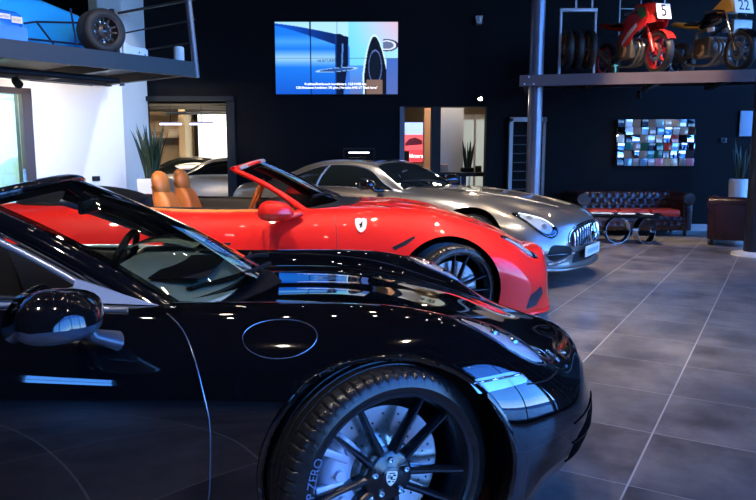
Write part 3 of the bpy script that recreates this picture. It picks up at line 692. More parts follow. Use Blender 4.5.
# right gallery
g2 = empty('gallery_platform', (4, 10.6, 2.3), label='dark steel gallery deck carrying the motorcycles', cat='platform')
bx = Vector((.973, -.23, 0)).normalized(); by = Vector((.23, .973, 0)).normalized(); B0 = Vector((2.05, 10.33, 0))
def PB(u, v, z): return B0 + bx * u + by * v + Vector((0, 0, z))
def bbox(mb, u0, u1, v0, v1, z0, z1):
    P = [PB(u0, v0, z0), PB(u1, v0, z0), PB(u1, v1, z0), PB(u0, v1, z0), PB(u0, v0, z1), PB(u1, v0, z1), PB(u1, v1, z1), PB(u0, v1, z1)]
    return mb.add(P, [(0, 3, 2, 1), (4, 5, 6, 7), (0, 1, 5, 4), (1, 2, 6, 5), (2, 3, 7, 6), (3, 0, 4, 7)])
beamm = mat('taupe_steel', (.12, .085, .085), .42, metal=.2, vary=.08, vscale=5)
child(bbox(MB(), 0, 5.6, 0, .03, 2.29, 2.45).build('edge_beam', beamm, None, smooth=0), g2)
child(bbox(MB(), .02, 5.6, .03, 1.35, 2.41, 2.449).build('deck', mat('pale_deck_panel', (.20, .20, .22), .6), None, smooth=0), g2)
for i in range(7): child(bbox(MB(), .05 + i * .9, .13 + i * .9, .03, 1.35, 2.29, 2.41).build('joist', steel, None, smooth=0), g2)
child(bbox(MB(), 0, 5.6, .68, .74, 2.31, 2.41).build('joist', steel, None, smooth=0), g2)
for (u, z) in ((.13, 2.42), (.07, 2.32), (.2, 2.32)):
    child(MB().lathe([(0, 0), (.012, 0), (.014, .006)], 8, Matrix.Translation(PB(u, -.004, z)) @ Matrix.Rotation(R(90), 4, 'X')).build('bolt', M['white'], None), g2)
tag(MB().lathe([(.105, 0), (.105, 5)], 40, TR((2.33, 10.52, 0))).build('round_column', mat('blue_grey_column', (.16, .17, .22), .28, metal=.55, vary=.05), None), 'tall round blue-grey steel column holding up the motorcycle gallery beam', 'column')
col = empty('round_column', (4.96, 9.1, 0), label='dark round column behind the snake plant with a white foot ring', cat='column')
MB().lathe([(.13, .03), (.13, 5)], 40).build('shaft', mat('dark_column', (.03, .035, .05), .35, metal=.3), col)
MB().lathe([(.13, .05), (.2, .035), (.27, .03), (.28, 0)], 40).build('foot_ring', M['white'], col)

# ------------------------------------------------------------------ video wall
tv = empty('video_wall', (-.69, 11.94, 2.90), label='large video wall showing a blue sports car fender on the dark wall', cat='screen')
MB().box(-1.03, 1.03, -.0, .055, -.6, .6, .004).build('screen_casing', M['black_matte'], tv)
NX, NZ = 220, 126
def picture(x, z):          # x 0..1 left-right, z 0..1 top-down
    def mixc(a, b_, t): t = min(max(t, 0), 1); return tuple(a[i] * (1 - t) + b_[i] * t for i in range(3))
    lb = (.32, .68, .95); wh = (.66, .88, .98); db = (.04, .22, .70); nb = (.01, .03, .12); bl = (.07, .38, .90)
    c = mixc((.05, .42, .98), (.10, .55, 1), .5 + .5 * math.sin(x * 5))
    # upper body: bright to the right
    top = .02 + .10 * (x / .6) ** 1.6
    c = mixc(bl, lb, max(0, 1 - abs(z - .27) / .10) * .5)
    c = mixc(c, wh, max(0, 1 - abs(z - .50) / .13) * .75)
    c = mixc(c, db, (z - .62) / .5)
    if x > .56: c = mixc((.35, .78, .98), wh, (x - .5) * 2 - z * .6); c = mixc(c, lb, max(0, z - .55) * 2.4)
    if x > .60 and z < .3: c = mixc(c, (.85, .62, .75), (x - .66) * 2.6 * (1 - z * 1.5))
    line = .02 + .185 * (x / .6) ** 1.25
    if x < .60 and z < line: c = mixc(wh, lb, .3 - x * .2)
    if x < .60 and line < z < line + .03 + .24 * x: c = mixc(db, nb, (x - .1) * 1.8)
    # vent
    e0 = .60 - .10 * max(0, z - .3); 
    if .49 < x < .605 and z > .16 + .16 * max(0, (x - .5) / .1) ** 3: 
        if x > .47 + .14 * max(0, (z - .62)) * -1 and x > .49 + (.0 if z < .6 else -(z - .6) * .15): c = mixc((.05, .3, .85), nb, (x - .47) / .04)
        if x > .595 - max(0, z - .55) * .09: c = (.15, .35, .8)
        if .545 < x + (z - .3) * .03 < .558 and .3 < z < .62: c = (.2, .4, .75)
    if .605 <= x < .735 and z > .60: c = mixc((.2, .5, .95), (.30, .32, .55), (z - .6) * 2)
    # wheel arch
    ax, aw = .815, .095
    zz = .18 + .82 * 0
    def arch_(w_, top_): return z > top_ and abs(x - ax - .02 * (z - .5)) < w_ * min(1, ((z - top_) / .55)) ** .5
    if arch_(.108, .17): c = (.75, .93, 1)
    if arch_(.096, .20): c = (.01, .015, .05)
    dx_ = (x - .815) / .055; dz_ = (z - .62) / .24; q = math.hypot(dx_, dz_)
    if .9 < q < 1.0 and z > .35: c = (.25, .35, .6)
    if q < .8 and int((math.atan2(dz_, dx_) + 4) * 3) % 2 == 0: c = (.03, .04, .09)
    if z > .80 and .745 < x < .875: c = mixc((.30, .21, .17), (.42, .32, .28), x)
    if x > .905 and z > .5: c = mixc((.12, .32, .75), (.25, .33, .62), z)
    # mirror-like rings
    q2 = math.hypot((x - .91) / .095, (z - .32) / .085)
    if x > .88 and .8 < q2 < 1: c = (.10, .08, .25)
    elif x > .88 and q2 < .8: c = (.85, .9, 1) if q2 > .6 else (.3, .35, .5)
    # side blade
    q3 = math.hypot((x - .50) / .175, (z - .66 + (x - .5) * .14) / .028)
    if q3 < 1: c = (.10, .22, .5) if q3 < .8 else (.55, .75, .95)
    if abs(x - .287) < .004 + (.003 if z < .2 else 0): c = (.02, .05, .2)
    if abs(x - .505) < .0024 or abs(z - .5) < .004: c = tuple(v * .45 for v in c)
    return c
me = bpy.data.meshes.new('picture'); V = []; F = []
for j in range(NZ + 1):
    for i in range(NX + 1): V.append((-1.02 + 2.04 * i / NX, -.002, .585 - 1.17 * j / NZ))
for j in range(NZ):
    for i in range(NX): F.append((j * (NX + 1) + i, (j + 1) * (NX + 1) + i, (j + 1) * (NX + 1) + i + 1, j * (NX + 1) + i + 1))
me.from_pydata(V, [], F); ca = me.color_attributes.new('picture', 'FLOAT_COLOR', 'POINT')
colr = []
for j in range(NZ + 1):
    for i in range(NX + 1): colr += [*[v_ ** 1.75 for v_ in picture(i / NX, j / NZ)], 1]
ca.data.foreach_set('color', colr)
sm = bpy.data.materials.new('screen_picture'); sm.use_nodes = True; nt = sm.node_tree; at = nt.nodes.new('ShaderNodeAttribute'); at.attribute_name = 'picture'
nt.links.new(at.outputs['Color'], nt.nodes['Principled BSDF'].inputs['Emission Color']); nt.nodes['Principled BSDF'].inputs['Emission Strength'].default_value = .72; nt.nodes['Principled BSDF'].inputs['Base Color'].default_value = (0, 0, 0, 1)
me.materials.append(sm); o = bpy.data.objects.new('picture', me); C.objects.link(o); o.parent = tv
glow = mat('screen_lettering', (1, 1, 1), .5, emit=(1, 1, 1), es=1.3)
FX = Matrix.Rotation(R(90), 4, 'X')
text('caption', 'Kraftstoffverbrauch kombiniert: 12,8 l/100 km;', glow, tv, Matrix.Translation((-.02, -.004, -.42)) @ FX, .055)
text('caption', 'CO2-Emissionen kombiniert: 292 g/km | Mercedes-AMG GT "Black Series"', glow, tv, Matrix.Translation((.0, -.004, -.48)) @ FX, .052, squash=.86)
text('badge', 'V8 BITURBO', mat('dark_lettering', (.01, .01, .05), .5), tv, Matrix.Translation((-.16, -.004, -.04)) @ FX @ Matrix.Rotation(R(2), 4, 'Z'), .06)

# small things on the walls
track_spot('wall_lamp', (1.69, 11.75, 2.23), (1.69, 10.0, 1.2), 'small glowing lamp above the opening with the plant', 12, s=.8)
cm = empty('motion_sensor', (1.67, 11.97, 3.52), label='small pale grey sensor box high on the dark wall', cat='sensor')
MB().prism([(-.05, .06), (.06, .06), (.045, -.07), (-.035, -.07)], -.03, .06, FX).build('sensor_body', mat('pale_plastic', (.45, .45, .45), .5), cm, smooth=0)
MB().ball((.01, -.06, 0), (.02, .02, .05)).build('sensor_lens', M['white'], cm)
track_spot('ceiling_spotlight', (4.0, 10.9, 2.2), (4.6, 11.9, 0.5), 'small spotlight with white rim under the motorcycle gallery', 10, col=NEUT, s=.8)
pn = empty('wall_panel', (6.25, 11.96, 1.83), label='pale blue blank panel on the dark wall above the white planter', cat='panel')
MB().box(-.13, .13, 0, .03, -.21, .21, .004).build('panel_face', mat('pale_blue_panel', (.42, .55, .68), .4), pn); MB().box(-.14, .14, .02, .035, -.22, .22).build('panel_back', M['black_matte'], pn, smooth=0)
sw = empty('light_switch', (5.87, 11.98, 1.55), label='dark rocker switch on the wall right of the mosaic', cat='switch')
MB().box(-.05, .05, -.01, .02, -.04, .04, .004).build('switch_plate', mat('grey_switch', (.06, .07, .09), .5), sw); MB().box(-.02, .02, -.018, -.01, -.025, .025).build('rocker', M['black_matte'], sw, smooth=0)
so = empty('wall_socket', (0, 0, 0), label='small dark socket on the white wall behind the black windscreen', cat='socket')
so.location = PW(-.12, -.006, .96); so.rotation_euler = (0, 0, math.atan2(uy, ux))
MB().box(-.06, .06, -.012, .004, -.035, .035, .004).build('socket_plate', M['black_matte'], so); MB().lathe([(0, .013), (.02, .013), (.022, .011)], 16, FX).build('socket_hole', steel, so)
# mosaic of little mirrors
ms = empty('mirror_mosaic', (4.69, 11.93, 1.51), label='wall art of tilted square mirrors with reflections painted as colours', cat='wall art')
MB().box(-.66, .66, .02, .06, -.39, .39).build('backing', M['black_matte'], ms, smooth=0)
pal = {'k': (.01, .01, .012), 'w': (.62, .72, .74), 's': (.30, .55, .62), 'b': (.25, .2, .17), 'g': (.02, .10, .06), 'r': (.45, .05, .03), 't': (.55, .42, .28), 'n': (.10, .045, .03), 'm': (.6, .62, .65), 'l': (.18, .36, .55), 'p': (.65, .25, .3), 'v': (.45, .35, .5), 'e': (.05, .05, .06), 'o': (.02, .16, .16)}  # what the mirrors reflect is painted as fixed square colours
rowsM = ['wbkbstwrke', 'ksbsbstlnm', 'wkkbwtkrke', 'kobgkgrsem', 'kbkbogbkke', 'klblbpttbp']
rowsM = ['kwbkbsttwkrke'[:10], 'kwbsblkttn'[:10], rowsM[2], rowsM[3], rowsM[4], rowsM[5]]
import itertools
random.seed(5)
for j, row in enumerate(rowsM):
    for i in range(10):
        ch = row[i]; c_ = pal[ch]; mt = mat('mosaic_' + ch, c_, .12, metal=.3 if ch in 'wsmle' else .1, coat=.5) 
        if ch in 'kme' and random.random() < .35: mt = M['mirror_glass']
        MB().box(-.063, .063, -.012, 0, -.063, .063, .003, M=TR((-.59 + .1315 * i + (.012 if j % 2 else -.006), 0, .325 - .1305 * j), rx=R(random.uniform(-7, 7)), rz=R(random.uniform(-14, 14)))).build('mirror_square', mt, ms)

# slatted rack in the wall right of the lamp
rk = empty('slatted_rack', (2.52, 11.9, 0), label='tall narrow rack with pale uprights and dark shelves behind the blue-grey column', cat='rack')
fm = mat('pale_metal_upright', (.42, .40, .40), .4, metal=.4)
MB().box(-.31, -.25, -.03, .06, 0, 1.92).build('upright', fm, rk, smooth=0); MB().box(.25, .30, -.03, .06, 0, 1.92).build('upright', mat('brown_metal_upright', (.25, .18, .16), .4), rk, smooth=0)
MB().box(-.31, .31, -.03, .06, 1.86, 1.93).build('top_bar', fm, rk, smooth=0)
for i in range(11): MB().box(-.25, .25, -.02, .05, .12 + i * .15, .135 + i * .15).build('shelf', mat('dark_shelf', (.05, .04, .04), .5), rk, smooth=0)
# dark display case seen over the coupe's roof
dc = empty('display_case', (-.31, 11.6, 0), label='dark glass display case with a light bar behind the coupe roof', cat='display case')
MB().box(-.3, .3, -.2, .2, 0, .9, .01).build('cabinet', M['black_matte'], dc)
for x in (-.25, .25): MB().box(x - .01, x + .01, -.15, -.13, .9, 1.42).build('upright', steel, dc, smooth=0)
MB().box(-.26, .26, -.16, .1, 1.40, 1.42).build('case_top', steel, dc, smooth=0)
MB().box(-.17, .17, -.12, -.1, 1.33, 1.355, .005).build('light_bar', mat('white_tube', (1, 1, 1), .5, emit=(1, .95, .88), es=1.5), dc)
# ------------------------------------------------------------------ things seen through the openings
ps = empty('poster_screen', (.71, 14.0, 1.55), label='glowing poster of a red car in the back room', cat='poster')
MB().box(-.19, .19, 0, .05, -.41, .41).build('poster_frame', M['black_matte'], ps, smooth=0)
for nm, z0, z1, cc in (('poster_sky', .15, .39, (.35, .5, .95)), ('poster_car', -.15, .15, (.85, .10, .12)), ('poster_band', -.39, -.15, (.8, .05, .07))):
    MB().box(-.18, .18, -.004, 0, z0, z1).build(nm, mat(nm, cc, .5, emit=cc, es=.7), ps, smooth=0)
MB().prism([(-.17, -.02), (-.10, .06), (.02, .10), (.16, .04), (.17, -.04), (-.17, -.07)], .004, .008, FX).build('poster_stripe', mat('poster_dark', (.2, .02, .05), .5), ps, smooth=0)
MB().box(-.18, -.09, -.008, -.004, -.39, -.17).build('poster_dark_block', M['black_matte'], ps, smooth=0)
text('poster_lettering', 'likters', glow, ps, Matrix.Translation((.05, -.006, -.27)) @ FX, .11)
dk = empty('counter_desk', (1.35, 12.56, 0), label='dark counter desk with pale metal legs beyond the opening', cat='desk')
MB().box(-.5, .55, -.28, .3, .93, 1.0, .008).build('desk_top', M['black_matte'], dk)
MB().box(-.5, .2, -.25, .25, .3, .93).build('desk_front', mat('dark_blue_front', (.015, .02, .04), .3), dk, smooth=0)
for x in (.1, .25, .5): MB().box(x - .012, x + .012, -.29, -.27, 0, .93).build('leg', M['alu'], dk, smooth=0)
for i, (x, z, s_, cc, lb, nm) in enumerate(((1.19, 1.0, .13, (.5, .28, .18), 'small brown cardboard box on the counter desk', 'cardboard_box'), (1.05, 1.0, .11, (.03, .02, .02), 'small black box at the poster end of the counter desk', 'storage_box'), (1.80, 1.0, .10, (.03, .025, .02), 'dark rounded case right of the plant on the counter desk', 'storage_case'))):
    e = empty(nm, (x, 12.6, z), label=lb, cat='box'); MB().box(-s_ / 2, s_ / 2, -.08, .08, 0, s_ * 1.1, .01).build('carton', mat(nm, cc, .6), e); MB().box(-s_ / 2 - .003, s_ / 2 + .003, -.083, .083, s_ * .85, s_ * .9).build('lid_band', mat('tape_band', (.2, .12, .08), .5), e, smooth=0)
def snake_plant(name, loc, h, r, n, pot, label, spread=.22, seed=1, leafcol=(.03, .07, .03), edge=(.28, .30, .08)):
    rnd = random.Random(seed); e = empty(name, loc, label=label, cat='plant')
    if pot: pot(e)
    mb = MB()
    for i in range(n):
        a = rnd.uniform(0, 2 * math.pi); q = r * .55 * math.sqrt(rnd.random()); hh = h * rnd.uniform(.55, 1); w_ = rnd.uniform(.013, .022) * (1 + h * .3); ln = rnd.uniform(.1, 1) * spread; tw = rnd.uniform(0, 3.14)
        x0, y0 = q * math.cos(a), q * math.sin(a); rows = []
        for k in range(9):
            t = k / 8; ww = w_ * (1 - t ** 2.5) * (.7 + .6 * math.sin(math.pi * min(1, t * 1.2) * .8)); cx_ = x0 + math.cos(a) * ln * hh * t ** 1.6; cy_ = y0 + math.sin(a) * ln * hh * t ** 1.6; tt = tw + t * .8
            dx, dy = math.cos(tt) * ww, math.sin(tt) * ww; nx, ny = -math.sin(tt) * .006 * (1 - t), math.cos(tt) * .006 * (1 - t)
            rows.append([(cx_ - dx, cy_ - dy, hh * t), (cx_ - dx * .8 + nx, cy_ - dy * .8 + ny, hh * t), (cx_ + nx * 1.6, cy_ + ny * 1.6, hh * t), (cx_ + dx * .8 + nx, cy_ + dy * .8 + ny, hh * t), (cx_ + dx, cy_ + dy, hh * t), (cx_ - nx, cy_ - ny, hh * t)])
        k0 = len(mb.f); mb.grid(rows, closed_v=True)
        for f_ in range(k0, len(mb.f)): mb.mi[f_] = 1 if (f_ - k0) % 6 in (0, 3) else 0
    lf = mat(name + '_leaf', leafcol, .4, vary=.5, vscale=22); eg = mat(name + '_leaf_edge', edge, .4)
    mb.build('foliage', [lf, eg], e, smooth=60); return e
def tallpot(r0, r1, z0, m, rnd=False):
    def f(e):
        if rnd: MB().lathe([(0, z0), (r0, z0), (r1, -.02), (r1 - .015, -.0), (r1 - .02, -.04), (0, -.04)], 36).build('planter', m, e)
        else:
            MB().box(-r0, r0, -r0, r0, z0, 0, .012).build('planter', m, e)
        MB().lathe([(0, -.01), (min(r0, r1) * .9, -.02)] if rnd else [(0, .003), (r0 * .85, .003)], 24).build('soil', mat('potting_soil', (.03, .02, .015), .9, bump=.5), e)
    return f
snake_plant('snake_plant', (-3.26, 10.12, .97), .82, .16, 62, tallpot(.17, .17, -.97, M['white']), 'tall snake plant in a square white planter by the white pillar', (.32), 3, (.012, .03, .014), (.06, .08, .03))
snake_plant('snake_plant', (5.70, 11.05, .93), .68, .12, 13, tallpot(.125, .145, -.93, M['white'], True), 'snake plant in a round white planter behind the leather armchair', .35, 8, (.05, .10, .03), (.35, .40, .10))
snake_plant('snake_plant', (1.60, 12.6, 1.08), .56, .12, 22, tallpot(.11, .11, -.08, M['black_matte']), 'snake plant on the counter desk seen through the opening', .25, 5)
# workshop shelf, tubes
sh = empty('wall_shelf', (-5.28, 17.8, 1.78), label='pale workshop shelf with boxes high on the beige wall', cat='shelf')
MB().box(-.9, .3, -.2, .2, -.06, 0).build('board', mat('pale_board', (.7, .6, .45), .5), sh, smooth=0); MB().box(-.88, -.84, .1, .2, -.3, -.06).box(.24, .28, .1, .2, -.3, -.06).build('bracket', steel2, sh, smooth=0)
for x, w_, h_, lb in ((-5.95, .3, .12, 'long flat pale box, left end of the workshop shelf'), (-5.55, .22, .1, 'low brown box in the middle of the workshop shelf'), (-5.12, .28, .15, 'white box at the right end of the workshop shelf')):
    e = empty('storage_box', (x, 17.8, 1.78), label=lb, cat='box'); MB().box(-w_ / 2, w_ / 2, -.12, .12, 0, h_, .006).build('carton', mat('box_%d' % int(w_ * 100), (.75, .7, .6) if w_ > .25 else (.4, .22, .1), .6), e); MB().box(-w_ / 2 - .003, w_ / 2 + .003, -.123, .123, h_ * .8, h_ * .84).build('lid_band', steel2, e, smooth=0)
vio = mat('violet_tube', (1, 1, 1), .5, emit=(.65, .6, 1), es=5)
for x0, x1, y, lb in ((-4.62, -4.17, 15.0, 'violet-white tube light over the dark car in the back room'), (-3.98, -3.5, 15.0, 'violet-white tube light beside the window grille in the back room')):
    e = empty('tube_light', ((x0 + x1) / 2, y, 1.95), label=lb, cat='light'); h_ = (x1 - x0) / 2
    MB().tube([(-h_, 0, 0), (h_, 0, 0)], .018, 10).build('tube', vio, e); MB().box(-h_, h_, -.04, .04, .02, .05, .005).build('fixture', M['black_matte'], e); MB().tube([(0, 0, .05), (0, 0, 1.2)], .008, 6).build('hanger', M['black_matte'], e)
area('workshop_light', (-4.5, 15.4, 3.0), (-5, 16.5, 0), 1.5, 85, (1, .80, .55))
area('corridor_light', (1.3, 12.9, 3.0), (1.3, 13.6, 0), .6, 60, (1, .9, .8))
area('office_light', PL(2.2, 3.2, 2.7), PW(-1.8, 2.0, .6), .8, 60, (.85, 1, .95))

# ------------------------------------------------------------------ ceiling spots over the cars, then added fill lights
rows_ = [(-2.6, 3.6, 4.3), (-1.2, 4.2, 4.3), (.2, 4.8, 4.3), (1.6, 5.4, 4.3), (-3.2, 7.0, 4.3), (-1.6, 7.4, 4.3), (0, 7.8, 4.3), (1.6, 8.2, 4.3), (3.2, 8.6, 4.3), (-1.8, .6, 4.3), (-.5, .9, 4.3), (.9, 1.2, 4.3), (2.2, .4, 4.3), (-3.6, 1.0, 4.3)]
for i, (x, y, z) in enumerate(rows_):
    pos = ('above the red car', 'above the coupe', 'above the near side of the black car')[0 if i < 4 else 1 if i < 9 else 2]
    track_spot('ceiling_spotlight', (x, y, z), (x + .1, y + .6, 0), 'black ceiling spotlight hanging ' + pos, 70 if i > 8 else 230, 'ceiling spotlights ' + pos, NEUT if i % 3 == 0 else WARM, s=1.1, cone=64)
for i in range(16):
    track_spot('downlight', (-4.4 + i * .42, 2.6 + i * .11, 4.0), (-4.4 + i * .42, 2.6 + i * .11, 0), 'one of a long row of small ceiling downlights over the black and red cars', 0, 'row of small ceiling downlights', NEUT, s=.55)
for i in range(10):
    track_spot('downlight', (-2.6 + i * .62, 6.2 + i * .1, 4.0), (-2.6 + i * .62, 6.2 + i * .1, 0), 'one of the small ceiling downlights over the red car and the coupe', 0, 'row of small downlights over the coupe', NEUT, s=.55)
spot('pillar_fill', (-.6, 8.6, 4.4), (-3.87, 11.2, 1.6), 330, (.75, .87, 1), 40)  # cool fill added to lift the pillar face, no fixture
spot('racing_car_fill', (-1.0, 5.6, 4.7), PL(1.8, .7, 2.9), 160, NEUT, 40)  # unseen lamp added to brighten the blue racing car
spot('lounge_fill', (3.6, 8.6, 4.4), (4.4, 11.4, .5), 430, WARM, 42)  # extra warm light put in for sofa and mosaic, without a fixture
spot('aisle_fill', (1.9, 4.3, 4.6), (1.2, 4.2, 0), 170, WARM, 40)  # added warm light on the aisle floor; no lamp modelled
# ------------------------------------------------------------------ the three cars in detail
def mir(L): return [(x, -y, z) for x, y, z in L]
def both(fn):
    for sg in (1, -1): fn(sg)
b, BS = black_car()
glintm = mat('panel_gap_glint', (.25, .30, .38), .25, metal=.8)  # pale metallic colour stands in for the glint along the panel gaps
bp = M['black_paint']
w1 = make_wheel(b, (-.028, -.80, .345), .345, .266, .235, steer=22, mrim=M['satin_black'], crest=crest)
arc_text('P ZERO', .036, .276, 165, .1265, mat('tyre_print', (.10, .16, .28), .6), w1, TR(rx=R(90)))
arc_text('PIRELLI', .036, .276, -60, .1265, MATS['tyre_print'], w1, TR(rx=R(90)))
for p, st_, lf in (((.0, .79, .345), 22, True), ((-2.45, -.80, .345), 0, False), ((-2.45, .80, .345), 0, True)):
    q = copy_tree(w1, b); q.location = p; q.rotation_euler = (0, 0, R(st_) + (math.pi if lf else 0))
WB = windscreen(b, (-.46, -.66, .62, .83, .82), (-1.20, -1.37, .43, 1.225, 1.17), M['screen_glass'], M['black_gloss'], trim=mat('satin_blue_grey_trim', (.50, .53, .60), .35, metal=.7), pr=.042, poff=(-.025, 0, -.016), pflat=.8)
MB().grid([[WB(s_, t) + Vector((-.012, 0, -.03)) for s_ in np.linspace(.66, .95, 6)] for t in np.linspace(.02, .96, 16)]).build('pillar_trim_reflection', mat('teal_trim_reflection', (.008, .022, .026), .3), b, smooth=180)  # far pillar trim widened and tinted teal for the reflection in the glass
door = [(-.674, -.72, .84), (-.62, -.78, .79), (-.575, -.85, .72), (-.545, -.88, .62), (-.531, -.893, .546), (-.534, -.885, .418), (-.546, -.873, .29), (-.60, -.865, .21), (-1.2, -.865, .205), (-1.75, -.87, .21), (-1.84, -.89, .35), (-1.88, -.90, .5), (-1.90, -.89, .65), (-1.88, -.84, .79), (-1.82, -.77, .86), (-1.4, -.74, .868), (-1.0, -.73, .86)]
for L in (door, mir(door)):
    d = BS.patch('door', L, bp, b, off=.0018, rings=36, n=220, smooth_outline=False)
front_edge = [(-.68, -.715, .835), (-.62, -.78, .79), (-.575, -.85, .72), (-.545, -.88, .62), (-.531, -.893, .546), (-.534, -.885, .418), (-.546, -.873, .29), (-.57, -.865, .21)]
for L in (front_edge, mir(front_edge)): BS.seam('door_seam', L, glintm, b, r=.0022, off=.001)
fl = []
for k in range(16):
    a = 2 * math.pi * k / 16; fl.append((-.328 + .112 * math.cos(a), -.80 + .05 * math.sin(a), .768 + .052 * math.sin(a)))
BS.patch('charge_flap', fl, bp, b, off=.0015, rings=10, n=64)
BS.seam('flap_seam', fl, glintm, b, r=.0018, closed=True, off=.001, n=80)
hl = [(.547, -.69, .640), (.53, -.712, .648), (.504, -.735, .656), (.42, -.765, .705), (.347, -.757, .753), (.225, -.70, .80), (.29, -.635, .778), (.42, -.61, .73), (.51, -.635, .675)]
def shrink(L, k, d=(0, 0, 0)):
    c = np.mean(np.array(L), 0); return [tuple(c + (np.array(p) - c) * k + np.array(d)) for p in L]
for L in (hl, mir(hl)):
    h = BS.patch('headlight', L, M['black_gloss'], b, off=.001, rings=8, n=64)
    BS.patch('reflector', shrink(L, .88), M['lamp_inner'], h, off=.002, rings=8, n=64, rim=False)
    for q in ((.43, .68, .72), (.36, .70, .765)):
        sg = -1 if L is hl else 1; p, nn = BS.near((q[0], sg * q[1], q[2]), .004)
        MB().lathe([(0, .008), (.018, .006), (.024, 0), (.026, -.004)], 20, Matrix.Translation(p) @ nn.to_track_quat('Z', 'Y').to_matrix().to_4x4()).build('projector', M['chrome'], h)
    BS.patch('headlight_lens', shrink(L, .985), M['lamp_glass'], h, off=.004, rings=10, n=64, dome=.012)
    BS.seam('headlight_rim', L, glintm, h, r=.0025, closed=True, off=.001, n=80)
mk = [(.236, -.855, .636), (.30, -.838, .640), (.379, -.806, .640), (.413, -.796, .632), (.431, -.801, .617), (.425, -.807, .607), (.337, -.856, .607), (.27, -.873, .601)]
for L in (mk, mir(mk)):
    m_ = BS.patch('side_marker', L, mat('clear_marker', (.35, .45, .55), .12, metal=.6, coat=1), b, off=.002, rings=6, n=80, smooth_outline=False)
    BS.seam('marker_bar', [(.25, L[0][1], .627), (.33, L[1][1], .632), (.41, L[3][1], .627)], M['chrome'], m_, r=.004, off=.003, n=30)
bs = [(.56, -.645, .63), (.585, -.645, .60), (.56, -.69, .594), (.507, -.752, .593), (.43, -.81, .603)]
for L in (bs, mir(bs)): BS.seam('bumper_seam', L, M['black_matte'], b, r=.003, off=.0)
sg_ = [(.56, -.645, .63), (.60, -.56, .60), (.66, -.42, .59), (.74, -.2, .588), (.775, 0, .585), (.74, .2, .588), (.66, .42, .59), (.60, .56, .60), (.56, .645, .63)]
BS.seam('hood_seam', sg_, M['black_matte'], b, r=.003, off=.0)
for L in ([(.42, -.54, .71), (.2, -.55, .78), (0, -.56, .81), (-.3, -.58, .82), (-.55, -.60, .83)],):
    for q in (L, mir(L)): BS.seam('hood_seam', q, M['black_matte'], b, r=.0025, off=.0)
it = [(.71, -.52, .43), (.665, -.62, .40), (.635, -.67, .37), (.62, -.68, .31), (.65, -.62, .27), (.70, -.50, .26), (.745, -.38, .28), (.755, -.38, .38)]
for L in (it, mir(it)):
    q = BS.patch('air_intake', L, mat('intake_void', (.001, .001, .001), .9, spec=.03), b, off=.002, rings=6, n=64)
    for z in (.30, .37, .43): BS.seam('intake_blade', [(.60, L[0][1] * 1.30, z), (.67, L[0][1] * 1.13, z), (.75, L[0][1] * .8, z)], M['black_gloss'], q, r=.004, off=.001, n=24)
BS.patch('front_grille', [(.82, -.3, .24), (.86, 0, .26), (.82, .3, .24), (.82, .3, .17), (.84, 0, .17), (.82, -.3, .17)], M['black_matte'], b, off=.002, rings=6, n=64, smooth_outline=False)
p, nn = BS.near((.70, -.38, .585), .001)
MB().lathe([(0, .003), (.012, .003), (.014, 0)], 20, Matrix.Translation(p) @ nn.to_track_quat('Z', 'Y').to_matrix().to_4x4()).build('washer_cap', M['alu'], b)
for xa in (0, -2.45):
    for sg in (-1, 1):
        lp = [(xa + .392 * math.cos(R(a)), sg * .88, .345 + .392 * math.sin(R(a))) for a in range(-12, 193, 8)]
        BS.seam('arch_lip', lp, bp, b, r=.011, off=-.004, n=90)
cw = [(-.74, -.60, .84), (-.64, -.58, .84), (-.52, -.42, .83), (-.42, -.2, .82), (-.37, 0, .81), (-.42, .2, .82), (-.52, .42, .83), (-.64, .58, .84), (-.74, .60, .84), (-.70, .3, .82), (-.70, 0, .82), (-.70, -.3, .82)]
BS.patch('cowl_panel', cw, M['black_matte'], b, off=.003, rings=8, n=120, smooth_outline=False)
for (a0, a1, a2) in (((-.44, .25, .832), (-.51, -.12, .852), (-.65, -.48, .862)), ((-.47, .50, .835), (-.52, .30, .86), (-.56, .0, .875))):
    wp = MB().tube(curve([a0, a1, a2], 24), [.010 - .003 * k / 23 for k in range(24)], 8).build('wiper', M['black_matte'], b)
    MB().tube(curve([Vector(a1) + Vector((-.02, .1, -.0)), Vector(a1) + Vector((-.02, -.1, .002)), Vector(a2) + Vector((-.012, 0, .0))], 20), .007, 6).build('wiper_blade', M['black_rubber'], wp)
BS.seam('door_top_trim', [(-.80, -.715, .86), (-1.2, -.70, .865), (-1.6, -.70, .87), (-2.0, -.69, .885)], M['alu'], b, r=.009, off=.004)
BS.seam('door_top_trim', [(-.80, .715, .86), (-1.2, .70, .865), (-1.6, .70, .87), (-2.0, .69, .885)], M['alu'], b, r=.009, off=.004)
for sg in (-1, 1):
    MB().add([(-.72, sg * .665, .845), (-1.0, sg * .66, .86), (-.98, sg * .625, .925), (-.72, sg * .655, .845), (-1.0, sg * .645, .86), (-.98, sg * .61, .925)], [(0, 1, 2), (5, 4, 3), (0, 3, 4, 1), (1, 4, 5, 2), (2, 5, 3, 0)]).build('quarter_panel', mat('satin_grey_panel', (.42, .46, .53), .3, metal=.5), b, smooth=0)
    if sg < 0: mirror(b, (-.875, sg * 1.04, .905), sg, M['black_gloss'], mat('mirror_shell_blue_black', (.03, .045, .07), .3, coat=.6), .135, .20, .09, foot=(-.79, sg * .86, .785))
